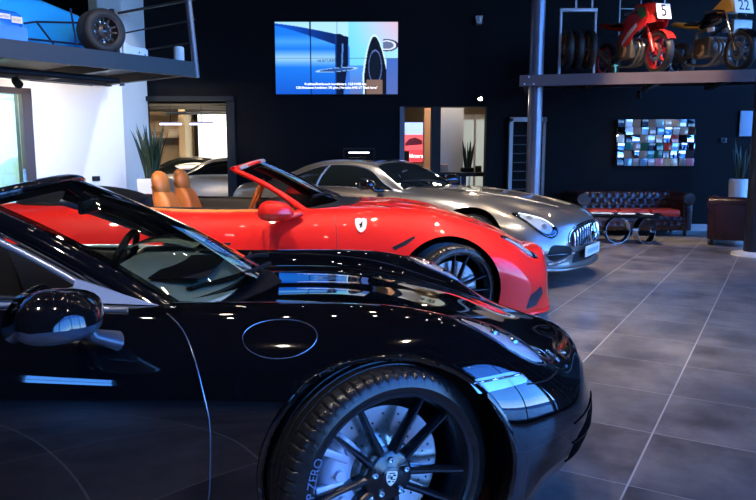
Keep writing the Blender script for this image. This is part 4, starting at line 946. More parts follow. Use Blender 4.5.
# cabin of the black car
db = MB(); G = []
for x, z in ((-.50, .835), (-.62, .875), (-.80, .905), (-.98, .90), (-1.06, .85), (-1.08, .72), (-1.0, .55)): G.append([(x - .10 * (abs(y) / .6) ** 3, y, z - .03 * (abs(y) / .6) ** 2) for y in np.linspace(-.6, .6, 25)])
ds = db.grid(G).build('dashboard', M['dash'], b, smooth=60)
MB().grid([[(x, y, .912 + .03 * math.sin(math.pi * (x + 1.06) / .3)) for x in np.linspace(-1.06, -.76, 9)] for y in (.18, .22, .3, .38, .46, .54, .56)]).build('instrument_hood', M['dash'], ds, smooth=60)
MB().box(-.80, -.60, -.45, .1, .893, .897, .001).box(-.74, -.64, .2, .5, .893, .897, .001).build('air_vent', M['black_matte'], ds)
def steering(parent, c, rad, m, name='steering_wheel'):
    Mx = TR(c, ry=R(-68)); mb = MB().tube([Mx @ Vector((rad * math.cos(a), rad * math.sin(a), 0)) for a in np.linspace(0, 2 * math.pi, 36, endpoint=False)], .016, 10, closed=True)
    o = mb.build(name, m, parent)
    MB().lathe([(0, .02), (.05, .015), (.055, -.02)], 20, Mx).build('wheel_hub', m, o)
    for a in (90, 210, 330): MB().tube([Mx @ Vector((.04 * math.cos(R(a)), .04 * math.sin(R(a)), 0)), Mx @ Vector((rad * math.cos(R(a)), rad * math.sin(R(a)), 0))], .012, 8).build('spoke', M['alu'], o)
    return o
steering(b, (-1.12, .36, .82), .155, M['black_leather'])
MB().box(-1.165, -1.14, -.10, .10, 1.085, 1.14, .01, M=TR((0.02, .0, 0))).tube([(-1.13, 0, 1.14), (-1.22, 0, 1.20)], .012, 8).build('rear_view_mirror', mat('dark_teal_mirror', (.01, .03, .04), .05, coat=1), b)
for sg in (-1, 1): sweep_seat(b, (-1.50, sg * .36, 0), 0, M['black_leather'], M['black_leather'], top=1.265)
tc_ = [(-2.10, -.58, .93), (-2.10, .58, .93), (-2.3, .60, .95), (-2.55, .5, .95), (-2.6, 0, .96), (-2.55, -.5, .95), (-2.3, -.60, .95)]
BS.patch('soft_top_cover', tc_, M['black_matte'], b, off=.004, rings=10, n=100, dome=.05)

# ------------------------------------------------------------------ red car
r, RS = red_car(); rp = M['red_paint']
w2 = make_wheel(r, (.095, -.82, .34), .335, .272, .255, steer=20, rot=10, mrim=M['satin_black'], mcal=M['red_caliper'])
for p, st_, lf in (((.095, .82, .34), 20, True), ((-2.67, -.83, .34), 0, False), ((-2.67, .83, .34), 0, True)):
    q = copy_tree(w2, r); q.location = p; q.rotation_euler = (0, 0, R(st_) + (math.pi if lf else 0))
windscreen(r, (-.72, -.98, .66, .935, .925), (-1.36, -1.50, .52, 1.265, 1.21), M['red_glass'], rp, pr=.03)
MB().tube([(-1.475 + .12 * (1 - (y / .5) ** 2), y, 1.21 + .05 * (1 - (y / .5) ** 2)) for y in np.linspace(-.5, .5, 17)], .02, 10).build('header_cap', mat('champagne_trim', (.55, .48, .42), .3, metal=.5), r)
door = [(-.745, -.80, .895), (-.74, -.87, .82), (-.735, -.915, .70), (-.74, -.93, .55), (-.75, -.92, .35), (-.80, -.90, .21), (-1.4, -.89, .21), (-1.95, -.89, .22), (-2.05, -.92, .45), (-2.1, -.93, .65), (-2.05, -.87, .82), (-1.98, -.80, .895), (-1.4, -.79, .895)]
for L in (door, mir(door)): RS.patch('door', L, rp, r, off=.002, rings=30, n=180, smooth_outline=False)
for L in (door[:6], mir(door[:6])): RS.seam('door_seam', L, mat('dark_red_gap', (.12, .0, .0), .5), r, r=.003, off=.0)
hl = [(.50, -.71, .736), (.62, -.68, .665), (.74, -.60, .59), (.84, -.49, .525), (.815, -.43, .56), (.70, -.49, .65), (.58, -.60, .715)]
for L in (hl, mir(hl)):
    h = RS.patch('headlight', L, M['black_gloss'], r, off=.001, rings=6, n=64)
    RS.patch('reflector', shrink(L, .75), M['lamp_inner'], h, off=.003, rings=6, n=48, rim=False); RS.patch('headlight_lens', L, M['lamp_glass'], h, off=.004, rings=8, n=64, dome=.008)
vt = [(-1.051, -.92, .66), (-.959, -.913, .70), (-.865, -.899, .742), (-.86, -.90, .725), (-.93, -.92, .68), (-1.02, -.925, .645)]
vt = [(x * .9 + .60, y, z - .005) for x, y, z in vt]
for L in (vt, mir(vt)): RS.patch('fender_vent', L, M['black_matte'], r, off=.002, rings=5, n=64, smooth_outline=False)
it = [(.66, -.82, .18), (.70, -.80, .28), (.80, -.70, .33), (.83, -.66, .27), (.76, -.75, .19)]
for L in (it, mir(it)): RS.patch('air_intake', L, mat('blue_black_intake', (.004, .006, .02), .4), r, off=.003, rings=5, n=48, smooth_outline=False)
RS.patch('front_grille', [(.95, -.42, .22), (.98, -.2, .38), (1, 0, .40), (.98, .2, .38), (.95, .42, .22), (1, 0, .17)], M['black_matte'], r, off=.002, rings=6, n=64)
for sg in (-1, 1):
    lip = [(.64, sg * .86, .115), (.80, sg * .72, .12), (.92, sg * .5, .12), (.985, sg * .2, .12)]
    RS.seam('splitter', lip, rp, r, r=.018, off=.006)
    p, nn = RS.near((-.56, sg * .86, .815), .003); Mx = Matrix.Translation(p) @ (nn.to_track_quat('Z', 'Y').to_matrix().to_4x4())
    up = (Mx.to_3x3().inverted() @ Vector((0, 0, 1))); Mx = Mx @ Matrix.Rotation(math.atan2(up.y, up.x) - math.pi / 2, 4, 'Z')
    shd = [(-.042, .05), (-.02, .058), (0, .054), (.02, .058), (.042, .05), (.042, .01), (.034, -.025), (.018, -.05), (0, -.06), (-.018, -.05), (-.034, -.025), (-.042, .01)]
    s_ = MB().prism(shd, 0, .004, Mx).build('fender_shield', mat('shield_cream', (.9, .85, .6), .3), r, smooth=0)
    horse = [(-.012, -.028), (-.006, -.008), (-.016, .002), (-.012, .012), (-.003, .010), (.002, .022), (.010, .032), (.014, .024), (.009, .014), (.012, .002), (.007, -.010), (.012, -.024), (.005, -.026), (.001, -.012), (-.004, -.028)]
    MB().prism([(x * .9, y * .9) for x, y in horse], .004, .0055, Mx).build('shield_horse', M['black_gloss'], s_, smooth=0)
    mirror(r, (-1.18, sg * 1.0, .92), sg, rp, rp, .17, .16, .095, foot=(-1.0, sg * .80, .90))
cw = [(-.99, -.62, .93), (-.90, -.66, .93), (-.74, -.62, .93), (-.60, -.4, .93), (-.53, 0, .94), (-.60, .4, .93), (-.74, .62, .93), (-.90, .66, .93), (-.99, .62, .93), (-.9, 0, .93)]
RS.patch('cowl_panel', cw, M['black_matte'], r, off=.004, rings=8, n=100, smooth_outline=False)
for (a0, a1, a2) in (((-.72, .30, .95), (-.80, -.05, 1.0), (-.92, -.48, 1.0)), ((-.74, .56, .95), (-.86, .34, 1.01), (-.90, -.02, 1.03))):
    wp = MB().tube(curve([a0, a1, a2], 24), .010, 8).build('wiper', M['black_matte'], r)
    MB().tube(curve([Vector(a1) + Vector((-.02, .1, 0)), Vector(a2)], 8), .007, 6).build('wiper_blade', M['black_rubber'], wp)
G = []
for x, z in ((-.78, .94), (-.95, .975), (-1.15, .985), (-1.30, .95), (-1.34, .85), (-1.3, .7)): G.append([(x - .08 * (abs(y) / .6) ** 3, y, z - .04 * (abs(y) / .6) ** 2) for y in np.linspace(-.64, .64, 25)])
ds = MB().grid(G).build('dashboard', M['black_leather'], r, smooth=60)
MB().grid([[(x - .006, y, z) for y in np.linspace(-.58, .58, 9)] for x, z in ((-1.335, .93), (-1.36, .86))]).build('dash_trim', M['tan_leather'], ds)
steering(r, (-1.46, .36, .93), .175, M['tan_leather'])
for sg in (-1, 1):
    sweep_seat(r, (-1.76, sg * .34, 0), 0, M['tan_leather'], M['tan_leather'], top=1.19, wid=.20)
    RS.seam('door_top_leather', [(-1.05, sg * .68, .91), (-1.6, sg * .675, .905), (-2.2, sg * .675, .91), (-2.5, sg * .65, .93)], M['tan_leather'], r, r=.018, off=.0)
    MB().grid([[(x, sg * y, z) for x in np.linspace(-2.5, -1.1, 12)] for y, z in ((.655, .90), (.63, .80), (.62, .55))]).build('door_card', M['black_leather'], r, smooth=60)
tc_ = [(-2.50, -.62, .95), (-2.50, .62, .95), (-2.8, .66, .97), (-3.1, .55, .95), (-3.2, 0, .95), (-3.1, -.55, .95), (-2.8, -.66, .97)]
RS.patch('soft_top_cover', tc_, M['black_matte'], r, off=.004, rings=10, n=100, dome=.085)

# ------------------------------------------------------------------ coupes
def dress_coupe(c, GS, GT, paint, full=True):
    gl = M['dark_window']
    sw_ = [(-1.00, -.735, .935), (-1.12, -.70, 1.0), (-1.30, -.62, 1.10), (-1.48, -.585, 1.165), (-1.80, -.58, 1.195), (-2.15, -.585, 1.165), (-2.45, -.62, 1.07), (-2.62, -.66, .99), (-2.40, -.76, .965), (-1.9, -.785, .95), (-1.4, -.775, .94)]
    for L in (sw_, mir(sw_)):
        q = GT.patch('side_window', L, gl, c, off=.004, rings=12, n=120, smooth_outline=False)
        if full:
            GT.seam('window_trim', L, M['alu'], q, r=.006, closed=True, off=.003, n=120, smooth_line=False)
            s1 = L[0][1] / abs(L[0][1]); GT.seam('window_divider', [(-2.02, s1 * .78, .955), (-1.99, s1 * .69, 1.08), (-1.96, s1 * .585, 1.185)], paint, q, r=.014, off=.004, n=20)
    ws = [(-.93, -.60, .935), (-.88, -.3, .945), (-.86, 0, .95), (-.88, .3, .945), (-.93, .60, .935), (-1.12, .56, 1.04), (-1.34, .50, 1.17), (-1.36, .3, 1.215), (-1.36, 0, 1.23), (-1.36, -.3, 1.215), (-1.34, -.50, 1.17), (-1.12, -.56, 1.04)]
    GT.patch('windscreen', ws, gl, c, off=.003, rings=16, n=140, smooth_outline=False)
    rw = [(-2.45, -.40, 1.17), (-2.40, 0, 1.24), (-2.45, .40, 1.17), (-2.9, .36, 1.04), (-3.1, 0, 1.0), (-2.9, -.36, 1.04)]
    GT.patch('rear_window', rw, gl, c, off=.003, rings=10, n=80)
    rf_ = [(-1.42, -.46, 1.22), (-1.42, 0, 1.25), (-1.42, .46, 1.22), (-1.9, .46, 1.26), (-2.25, .42, 1.24), (-2.25, 0, 1.26), (-2.25, -.42, 1.24), (-1.9, -.46, 1.26)]
    GT.patch('roof_panel', rf_, M['black_gloss'], c, off=.003, rings=10, n=100, smooth_outline=False)
    hl = [(.40, -.76, .735), (.52, -.795, .665), (.65, -.79, .59), (.745, -.755, .53), (.80, -.69, .505), (.805, -.60, .56), (.70, -.62, .655), (.52, -.66, .735)]
    for L in (hl, mir(hl)):
        h = GS.patch('headlight', L, M['black_gloss'], c, off=.001, rings=6, n=64)
        if full:
            GS.patch('reflector', shrink(L, .72), M['lamp_inner'], h, off=.003, rings=6, n=48, rim=False)
            s1 = L[0][1] / abs(L[0][1])
            for q in ((.56, .72, .68), (.70, .69, .60)):
                p, nn = GS.near((q[0], s1 * q[1], q[2]), .006); MB().lathe([(0, .01), (.025, .008), (.03, 0)], 16, Matrix.Translation(p) @ nn.to_track_quat('Z', 'Y').to_matrix().to_4x4()).build('projector', M['alu'], h)
            GS.seam('light_strip', [(.45, s1 * .72, .735), (.62, s1 * .65, .69), (.77, s1 * .61, .60)], M['led'], h, r=.006, off=.006, n=24)
        GS.patch('headlight_lens', L, M['lamp_glass'], h, off=.006, rings=8, n=64, dome=.008)
        GS.seam('headlight_rim', L, M['black_gloss'], h, r=.005, closed=True, off=.001, n=64)
    gr = [(.895, -.50, .42), (.93, -.3, .40), (.965, 0, .395), (.93, .3, .40), (.895, .50, .42), (.885, .50, .49), (.90, .40, .575), (.94, .2, .625), (.96, 0, .635), (.94, -.2, .625), (.90, -.40, .575), (.885, -.50, .49)]
    gg = GS.patch('front_grille', gr, M['black_matte'], c, off=.003, rings=8, n=100)
    if full:
        GS.seam('grille_frame', gr, M['chrome'], gg, r=.006, closed=True, off=.006, n=100)
        for k in range(17):
            y = -.44 + .055 * k
            if abs(y) < .02: continue
            zt = .61 - .35 * (abs(y)) ** 2; zb_ = .41
            pts = [(.96 - .12 * y * y, y, zb_), (.97 - .12 * y * y, y, (zt + zb_) / 2), (.955 - .12 * y * y, y, zt)]
            P = [GS.near(p, .02)[0] for p in curve(pts, 8)]; MB().tube(P, .008, 6).build('grille_slat', M['chrome'], gg)
        p, nn = GS.near((.97, 0, .515), .035); Mx = Matrix.Translation(p) @ Matrix.Rotation(R(90), 4, 'Z') @ Matrix.Rotation(R(90), 4, 'X')
        e = MB().tube([Mx @ Vector((.10 * math.cos(a), .10 * math.sin(a), 0)) for a in np.linspace(0, 2 * math.pi, 32, endpoint=False)], .012, 8, closed=True)
        for a in (90, 210, 330):
            e.tube([Mx @ Vector((0, 0, .004)), Mx @ Vector((.098 * math.cos(R(a)), .098 * math.sin(R(a)), 0))], [.022, .006], 6)
        e.build('star_emblem', M['chrome'], gg)
        for L in ([(.80, -.745, .42), (.86, -.66, .435), (.92, -.50, .40), (.93, -.44, .34), (.90, -.52, .30), (.84, -.68, .28), (.79, -.77, .31)],):
            for q in (L, mir(L)):
                k_ = GS.patch('air_intake', q, M['black_matte'], c, off=.003, rings=6, n=64)
                s1 = q[0][1] / abs(q[0][1])
                GS.seam('intake_fin', [(.78, s1 * .79, .34), (.87, s1 * .65, .345), (.94, s1 * .44, .33)], M['black_gloss'], k_, r=.012, off=.006, n=24)
                GS.seam('intake_fin', [(.80, s1 * .80, .25), (.86, s1 * .70, .26), (.90, s1 * .54, .30), (.935, s1 * .44, .34)], paint, k_, r=.024, off=.004, n=24)
        GS.patch('lower_grille', [(.95, -.40, .34), (.97, 0, .35), (.95, .40, .34), (.95, .46, .24), (.97, 0, .23), (.95, -.46, .24)], M['black_matte'], c, off=.003, rings=6, n=80, smooth_outline=False)
        GS.seam('splitter', [(.76, -.80, .19), (.87, -.62, .19), (.945, -.3, .19), (.955, 0, .19), (.945, .3, .19), (.87, .62, .19), (.76, .80, .19)], paint, c, r=.02, off=.01, n=50)
        pl = MB().box(0, .012, -.26, .26, -.055, .055, .004, M=TR((1.0, 0, .33))).build('licence_plate', M['white'], c)
        MB().box(.012, .0135, -.20, .20, -.02, .02, M=TR((1.0, 0, .33))).build('plate_band', mat('pale_blue_print', (.35, .5, .75), .4), pl, smooth=0)
        ds_ = [(-.86, -.82, .90), (-.83, -.88, .80), (-.84, -.93, .6), (-.86, -.92, .3), (-.9, -.90, .2)]
        for L in (ds_, mir(ds_)): GS.seam('door_seam', L, M['black_matte'], c, r=.003, off=0)
        for sg in (-1, 1):
            mirror(c, (-1.16, sg * 1.0, .985), sg, M['black_gloss'], M['black_gloss'], .12, .13, .08, foot=(-1.1, sg * .80, .93))
            fo = [(-2.05 + .07 * math.cos(a), sg * (.86 - .03 * math.sin(a)), .885 + .035 * math.sin(a)) for a in np.linspace(0, 2 * math.pi, 14, endpoint=False)]
            GS.seam('fuel_flap_seam', fo, M['chrome'], c, r=.004, closed=True, off=.001, n=40)
            for L in ([(-.55, sg * .35, .95), (-.1, sg * .33, .93), (.35, sg * .28, .87), (.7, sg * .2, .79)],): GS.seam('hood_crease', L, paint, c, r=.012, off=-.004, n=30)
            vv = [(-.50, sg * .30, .95), (-.30, sg * .28, .945), (-.30, sg * .48, .94), (-.50, sg * .50, .94)]
            GS.patch('hood_vent', vv, M['black_matte'], c, off=.004, rings=4, n=48, smooth_outline=False)
            for a0, a1, a2 in (((-.82, sg * .2, .97), (-.88, -.05 + sg * .1, 1.0), (-.98, sg * .2 - .35, 1.02)),): MB().tube(curve([a0, a1, a2], 16), .009, 6).build('wiper', M['black_matte'], c)
    wp = make_wheel(c, (0, -.83, .358), .358, .275, .26, steer=0, rot=5, mrim=M['satin_black'], detail=False)
    for p, lf in (((0, .83, .358), True), ((-2.63, -.83, .358), False), ((-2.63, .83, .358), True)):
        q = copy_tree(wp, c); q.location = p; q.rotation_euler = (0, 0, math.pi if lf else 0)
g = empty('sports_car', (1.40, 7.79, 0), R(-32), 'silver grey coupe with vertical slat grille and white front plate', 'car')
GS, GT = coupe_body(g, M['silver_paint'])
dress_coupe(g, GS, GT, M['silver_paint'])
g2_ = empty('parked_car', (-6.1, 16.4, 0), R(184), 'dark rounded car in the lit room beyond the left opening', 'car')
S2, T2 = coupe_body(g2_, M['dark_silver_paint'], 90, 70); dress_coupe(g2_, S2, T2, M['dark_silver_paint'], False)
g3 = empty('parked_car', (-4.55, 14.0, 0), R(174), 'champagne car parked in front of the dark one beyond the left opening', 'car')
S3, T3 = coupe_body(g3, M['pale_paint'], 90, 70); dress_coupe(g3, S3, T3, M['pale_paint'], False)
# ------------------------------------------------------------------ lounge
lea = mat('oxblood_leather', (.026, .006, .008), .3, coat=.35, coat_rough=.25, vary=.4, vscale=9, bump=.15, bscale=120)
redc = mat('red_cushion', (.85, .06, .025), .5, vary=.1, bump=.1)
foot_m = mat('dark_wood_foot', (.03, .015, .01), .4)
def tuft(P, nu, nv, ku, kv, depth, normal):
    """grid over P(u,v) pressed in at a diamond pattern of buttons; returns rows and button points"""
    rows = []; btn = []
    for i in range(nu + 1):
        row = []
        for j in range(nv + 1):
            u, v = i / nu, j / nv; a = u * ku; c = v * kv; d = 9
            for di in (-1, 0, 1):
                for dj in (-1, 0, 1):
                    rj = math.floor(c) + dj; ri = math.floor(a) + di; bu = ri + (.5 if rj % 2 else 0); d = min(d, math.hypot(a - bu, (c - rj) * 1.0))
            row.append(Vector(P(u, v)) + Vector(normal(u, v)) * (-depth * max(0, 1 - d / .62) ** 1.5))
        rows.append(row)
    for rj in range(0, kv + 1):
        for ri in range(0, ku + 1):
            u = (ri + (.5 if rj % 2 else 0)) / ku; v = rj / kv
            if 0.02 < u < .98 and .05 < v < .95: btn.append(Vector(P(u, v)) - Vector(normal(u, v)) * depth * .75)
    return rows, btn
def chesterfield(name, loc, rz, Wd, n_cush, label, cat, cushions=True):
    e = empty(name, loc, rz, label, cat); D = .82; h = .70; ar = .20
    def roll(mb, x0, y0, x1, y1, z, r):
        mb.tube([(x0, y0, z), (x1, y1, z)], r, 20)
    # seat base, front skirt
    bs_ = MB().box(-Wd / 2 + .05, Wd / 2 - .05, -D + .10, -.06, .09, .30, .03); bs_.build('seat_base', lea, e)
    rows, bt = tuft(lambda u, v: (-Wd / 2 + .15 + u * (Wd - .3), -D + .09 - .02 * math.sin(math.pi * v), .10 + v * .22), 60, 12, max(4, int(Wd / .13)), 2, .025, lambda u, v: (0, -1, 0))
    sk = MB().grid(rows).build('front_skirt', lea, e, smooth=60)
    bm_ = MB()
    for p in bt: bm_.ball(p, .012, 8, 6)
    if bt: bm_.build('button_row', lea, sk)
    # back
    def bp_(u, v):
        x = -Wd / 2 + .14 + u * (Wd - .28)
        if v < .7: t = v / .7; return (x, -.30 + .10 * t, .32 + (h - .40) * t)
        a = (v - .7) / .3 * math.pi * .75; return (x, -.20 + .075 - .085 * math.cos(a) * 1.0, h - .08 + .085 * math.sin(a))
    rows, bt = tuft(bp_, 72, 30, max(4, int(Wd / .15)), 4, .035, lambda u, v: (0, -1, .3))
    bk = MB().grid(rows).box(-Wd / 2 + .1, Wd / 2 - .1, -.18, -.02, .09, h - .06, .03)
    roll(bk, -Wd / 2 + .02, -.10, Wd / 2 - .02, -.10, h - .075, .085)
    bk = bk.build('backrest', lea, e, smooth=60); bm_ = MB()
    for p in bt: bm_.ball(p, .012, 8, 6)
    bm_.build('button_row', lea, bk)
    for sg in (-1, 1):
        x = sg * (Wd / 2 - .10)
        am = MB().box(x - .075, x + .075, -D + .06, -.05, .09, h - .12, .03); roll(am, x, -D + .03, x, -.03, h - .10, .10)
        am.lathe([(.085, 0), (.092, .012), (.098, 0)], 24, TR((x, -D + .035, h - .10), rx=R(90)))
        a_ = am.build('arm', lea, e, smooth=60); bm_ = MB()
        for k in range(7): a = R(200 + 20 * k); bm_.ball((x + .075 * math.cos(a), -D + .025, h - .10 + .075 * math.sin(a)), .008, 6, 5)
        for k in range(6): bm_.ball((x - .06, -D + .058, .15 + k * .07), .006, 6, 4).ball((x + .06, -D + .058, .15 + k * .07), .006, 6, 4)
        bm_.build('stud_row', mat('brass_stud', (.5, .3, .12), .3, metal=1), a_)
        for y in (-D + .14, -.12): MB().lathe([(.018, 0), (.032, .03), (.03, .09)], 14, TR((x, y, 0))).build('foot', foot_m, e)
    if cushions:
        cw_ = (Wd - .38) / n_cush
        for k in range(n_cush):
            x = -Wd / 2 + .19 + cw_ * (k + .5); MB().box(x - cw_ / 2 + .006, x + cw_ / 2 - .006, -D + .09, -.28, .30, .43, .045).build('seat_cushion', redc, e)['label'] = 'red seat cushion'
    else: MB().box(-Wd / 2 + .19, Wd / 2 - .19, -D + .09, -.28, .30, .42, .045).build('seat_cushion', lea, e)
    return e
chesterfield('chesterfield_sofa', (4.14, 11.95, 0), 0, 1.90, 3, 'oxblood leather button-back sofa with three red seat cushions', 'sofa')
chesterfield('chesterfield_armchair', (5.10, 9.86, 0), R(155), .80, 1, 'oxblood leather armchair with its back to the room beside the column', 'armchair', False)
ct = empty('coffee_table', (3.58, 10.35, 0), R(-14), 'long low coffee table standing on three polished metal hoops', 'coffee table')
MB().box(-.68, .60, -.24, .24, .425, .445, .006).build('table_top', mat('dark_glass_top', (.01, .01, .012), .08, coat=1), ct)
MB().box(-.62, .54, -.22, .22, .395, .425, .004).build('under_shelf', M['black_matte'], ct)
hoop = mat('polished_hoop', (.62, .66, .72), .12, metal=1)
for x, a in ((-.44, 14), (-.02, 24), (.37, 44)):
    MB().lathe([(.190, -.05), (.196, -.05), (.196, .05), (.190, .05), (.190, -.05)], 56, TR((x, -.02, .197), rz=R(a), rx=R(90))).build('hoop_leg', hoop, ct)
for i, (x, w_, a, lb) in enumerate(((-.25, .30, 6, 'open white brochure on the coffee table, nearest the coupe'), (.10, .24, -8, 'white leaflet on the coffee table, middle one'), (.38, .12, 12, 'small white card on the coffee table, nearest the armchair'))):
    e = empty('brochure', (3.58 + x * .97, 10.35 - x * .24 - .04, .4455), R(a - 14), lb, 'brochure', None)
    MB().box(-w_ / 2, w_ / 2, -.10, .10, 0, .006).build('page_block', mat('paper', (.78, .78, .76), .6), e, smooth=0); MB().box(-w_ * .35, -.01, -.07, .07, .006, .0065).build('printed_panel', mat('print_grey', (.35, .38, .42), .6), e, smooth=0)

# ------------------------------------------------------------------ blue single-seater on the left gallery
f1 = empty('formula_car', PL(3.0, .8, 2.49), label='bright blue single-seater racing car up on the left gallery', cat='racing car')
sky = mat('bright_blue_paint', (.03, .45, .95), .25, coat=.8); dblue = mat('deep_blue_paint', (.005, .05, .42), .2, coat=.9); rodm = mat('dark_blue_rod', (.004, .015, .07), .35, metal=.4)
Mg = Matrix(((-.627, -.779, 0, G0.x), (-.779, .627, 0, G0.y), (0, 0, 1, 0), (0, 0, 0, 1)))
rowsb = []
for (u, v, hw, z0, z1) in ((.92, .95, .05, 2.56, 2.92), (1.05, .95, .13, 2.53, 3.02), (1.5, .95, .20, 2.52, 3.12), (2.2, .95, .30, 2.52, 3.28), (3.2, .95, .38, 2.52, 3.52), (4.6, .95, .40, 2.52, 3.72), (6.2, .95, .36, 2.52, 3.75), (6.6, .95, .2, 2.6, 3.5)):
    row = []
    for k in range(24):
        a = 2 * math.pi * k / 24; c, s_ = math.cos(a), math.sin(a); row.append(Mg @ Vector((u, v + hw * abs(c) ** .6 * (1 if c > 0 else -1), (z0 + z1) / 2 + (z1 - z0) / 2 * abs(s_) ** .7 * (1 if s_ > 0 else -1))))
    rowsb.append(row)
mb = MB().grid(rowsb, closed_v=True); mb.f += [tuple(range(24)), tuple(range(7 * 24, 8 * 24))]; mb.mi += [0, 0]
child(mb.build('body_shell', sky, None, smooth=50), f1)
rowsb = []
for (u, hw, z1) in ((2.0, .02, 2.76), (2.02, .18, 2.82), (2.08, .22, 2.84), (2.6, .24, 2.86), (3.4, .26, 2.98), (5.0, .28, 3.05), (6.3, .28, 3.0)):
    row = []
    for k in range(24):
        a = 2 * math.pi * k / 24; c, s_ = math.cos(a), math.sin(a); row.append(Mg @ Vector((u, .46 + hw * abs(c) ** .5 * (1 if c > 0 else -1), (2.56 + z1) / 2 + (z1 - 2.56) / 2 * abs(s_) ** .5 * (1 if s_ > 0 else -1))))
    rowsb.append(row)
mb = MB().grid(rowsb, closed_v=True); mb.f += [tuple(range(24)), tuple(range(6 * 24, 7 * 24))]; mb.mi += [0, 0]
pod = child(mb.build('side_pod', mat('blue_pod_paint', (.02, .20, .72), .25, coat=.8), None, smooth=50), f1)
child(gbox(MB(), 2.01, 6.3, .20, .45, 2.50, 2.66).build('floor_tray', dblue, None, smooth=0), f1)
def MT(u, v, z): 
    p = PL(u, v, z); return Matrix(((.627, 0, .779, p.x), (.779, 0, -.627, p.y), (0, 1, 0, p.z), (0, 0, 0, 1)))
s1_ = MB().box(-.13, .13, -.026, .026, 0, .003, M=MT(2.30, .222, 2.755)).build('white_sticker', M['white'], None, smooth=0); child(s1_, f1)
s2_ = MB().box(-.055, .055, -.034, .034, 0, .003, M=MT(2.10, .232, 2.735)).build('yellow_sticker', mat('cream_sticker', (.75, .72, .5), .5), None, smooth=0); child(s2_, f1)
child(text('sticker_lettering', 'Eurointerim', mat('dark_red_print', (.25, .03, .05), .5), None, MT(2.30, .2185, 2.755), .046, .0005), f1)
child(text('sticker_lettering', 'Graph', mat('brown_print', (.5, .25, .08), .5), None, MT(2.10, .2285, 2.735), .034, .0005), f1)
for a_, b_ in (((1.80, .42, 2.78), (1.17, .30, 2.84)), ((1.80, .42, 2.78), (1.62, .42, 2.56)), ((1.90, .40, 2.58), (1.17, .30, 2.58)), ((1.80, .42, 2.78), (1.80, .80, 2.80)), ((1.90, .40, 2.58), (1.90, .80, 2.58)), ((1.42, .28, 2.55), (1.46, .30, 2.96))):
    child(MB().tube([PL(*a_), PL(*b_)], .012, 8).build('suspension_arm', rodm, None), f1)
bronze = mat('bronze_alloy', (.06, .04, .03), .4, metal=.6)
M['tyre_dusty'] = mat('dusty_tyre', (.03, .022, .017), .6, vary=.4, vscale=12)
wf_ = make_wheel(None, PL(1.12, .26, 2.745), .255, .155, .25, steer=48, rot=10, spread=14, mrim=bronze, mcal=M['black_matte'], cap=True, detail=False, sw=.03)
for ch in wf_.children:
    if ch.name.startswith('tyre'): ch.data.materials[0] = M['tyre_dusty']
child(wf_, f1)
qf = copy_tree(wf_); child(qf, f1); qf.location = PL(1.12, 1.66, 2.745); qf.matrix_parent_inverse = f1.matrix_world.inverted(); qf.rotation_euler = (0, 0, R(228))
ep = empty('wing_end_plate', PL(.74, .18, 2.49), math.atan2(.779, .627), 'white curved wing end plate standing beside the racing car wheel', 'wing plate')
MB().prism([(-.16, 0), (.17, 0), (.17, .09), (.14, .115), (.02, .115), (-.06, .12), (-.12, .15), (-.16, .16)], -.015, .015, FX).build('plate', M['white'], ep, smooth=0)
MB().lathe([(0, .017), (.01, .017)], 12, TR((.05, 0, .055), rx=R(90))).lathe([(0, .017), (.01, .017)], 12, TR((.13, 0, .035), rx=R(90))).build('screw_head', M['black_matte'], ep)
cp = empty('white_canister', PL(.12, .16, 2.49), label='small white canister at the rail end of the left gallery', cat='canister')
MB().lathe([(0, 0), (.06, 0), (.065, .01), (.065, .17), (.058, .185), (.0, .185)], 28).build('canister_body', M['white'], cp); MB().lathe([(0, .19), (.05, .19), (.052, .184)], 24).build('lid', mat('grey_lid', (.4, .4, .42), .5), cp)

# ------------------------------------------------------------------ motorcycles
def moto_wheel(name, parent, c, r, w_, mr, steer=0):
    mb = MB(); Mx = TR(c, rz=steer, rx=R(90)); mb.lathe([(r - .085, -.03), (r - .06, -.05), (r - .055, 0), (r - .06, .05), (r - .085, .03), (r - .085, -.03)], 40, Mx)
    for k in range(6): a = 2 * math.pi * k / 6; mb.tube([Mx @ Vector((.03 * math.cos(a), .03 * math.sin(a), 0)), Mx @ Vector(((r - .07) * math.cos(a + .2), (r - .07) * math.sin(a + .2), 0))], .014, 8)
    mb.lathe([(0, .04), (.035, .04), (.035, -.04), (0, -.04)], 20, Mx)
    o = mb.build(name, mr, parent)
    T = [( r - .07 + 0, -.045)] + [(r - .055 + .055 * math.cos(R(a)), w_ / 2 * math.sin(R(a))) for a in range(-75, 76, 15)] + [(r - .07, .045)]
    MB().lathe(T, 48, Mx).build('tyre', M['tyre_brown'], o, smooth=60)
    MB().lathe([(.07, .055), (.13, .055), (.13, .06), (.07, .06), (.07, .055)], 32, Mx).lathe([(.07, -.055), (.13, -.055), (.13, -.06), (.07, -.06), (.07, -.055)], 32, Mx).build('brake_disc', M['disc'], o)
    return o
M['tyre_brown'] = mat('warm_tyre', (.014, .011, .010), .5, vary=.3, vscale=20)
M['gun'] = mat('engine_metal', (.22, .19, .16), .35, metal=.8, vary=.3, vscale=14)
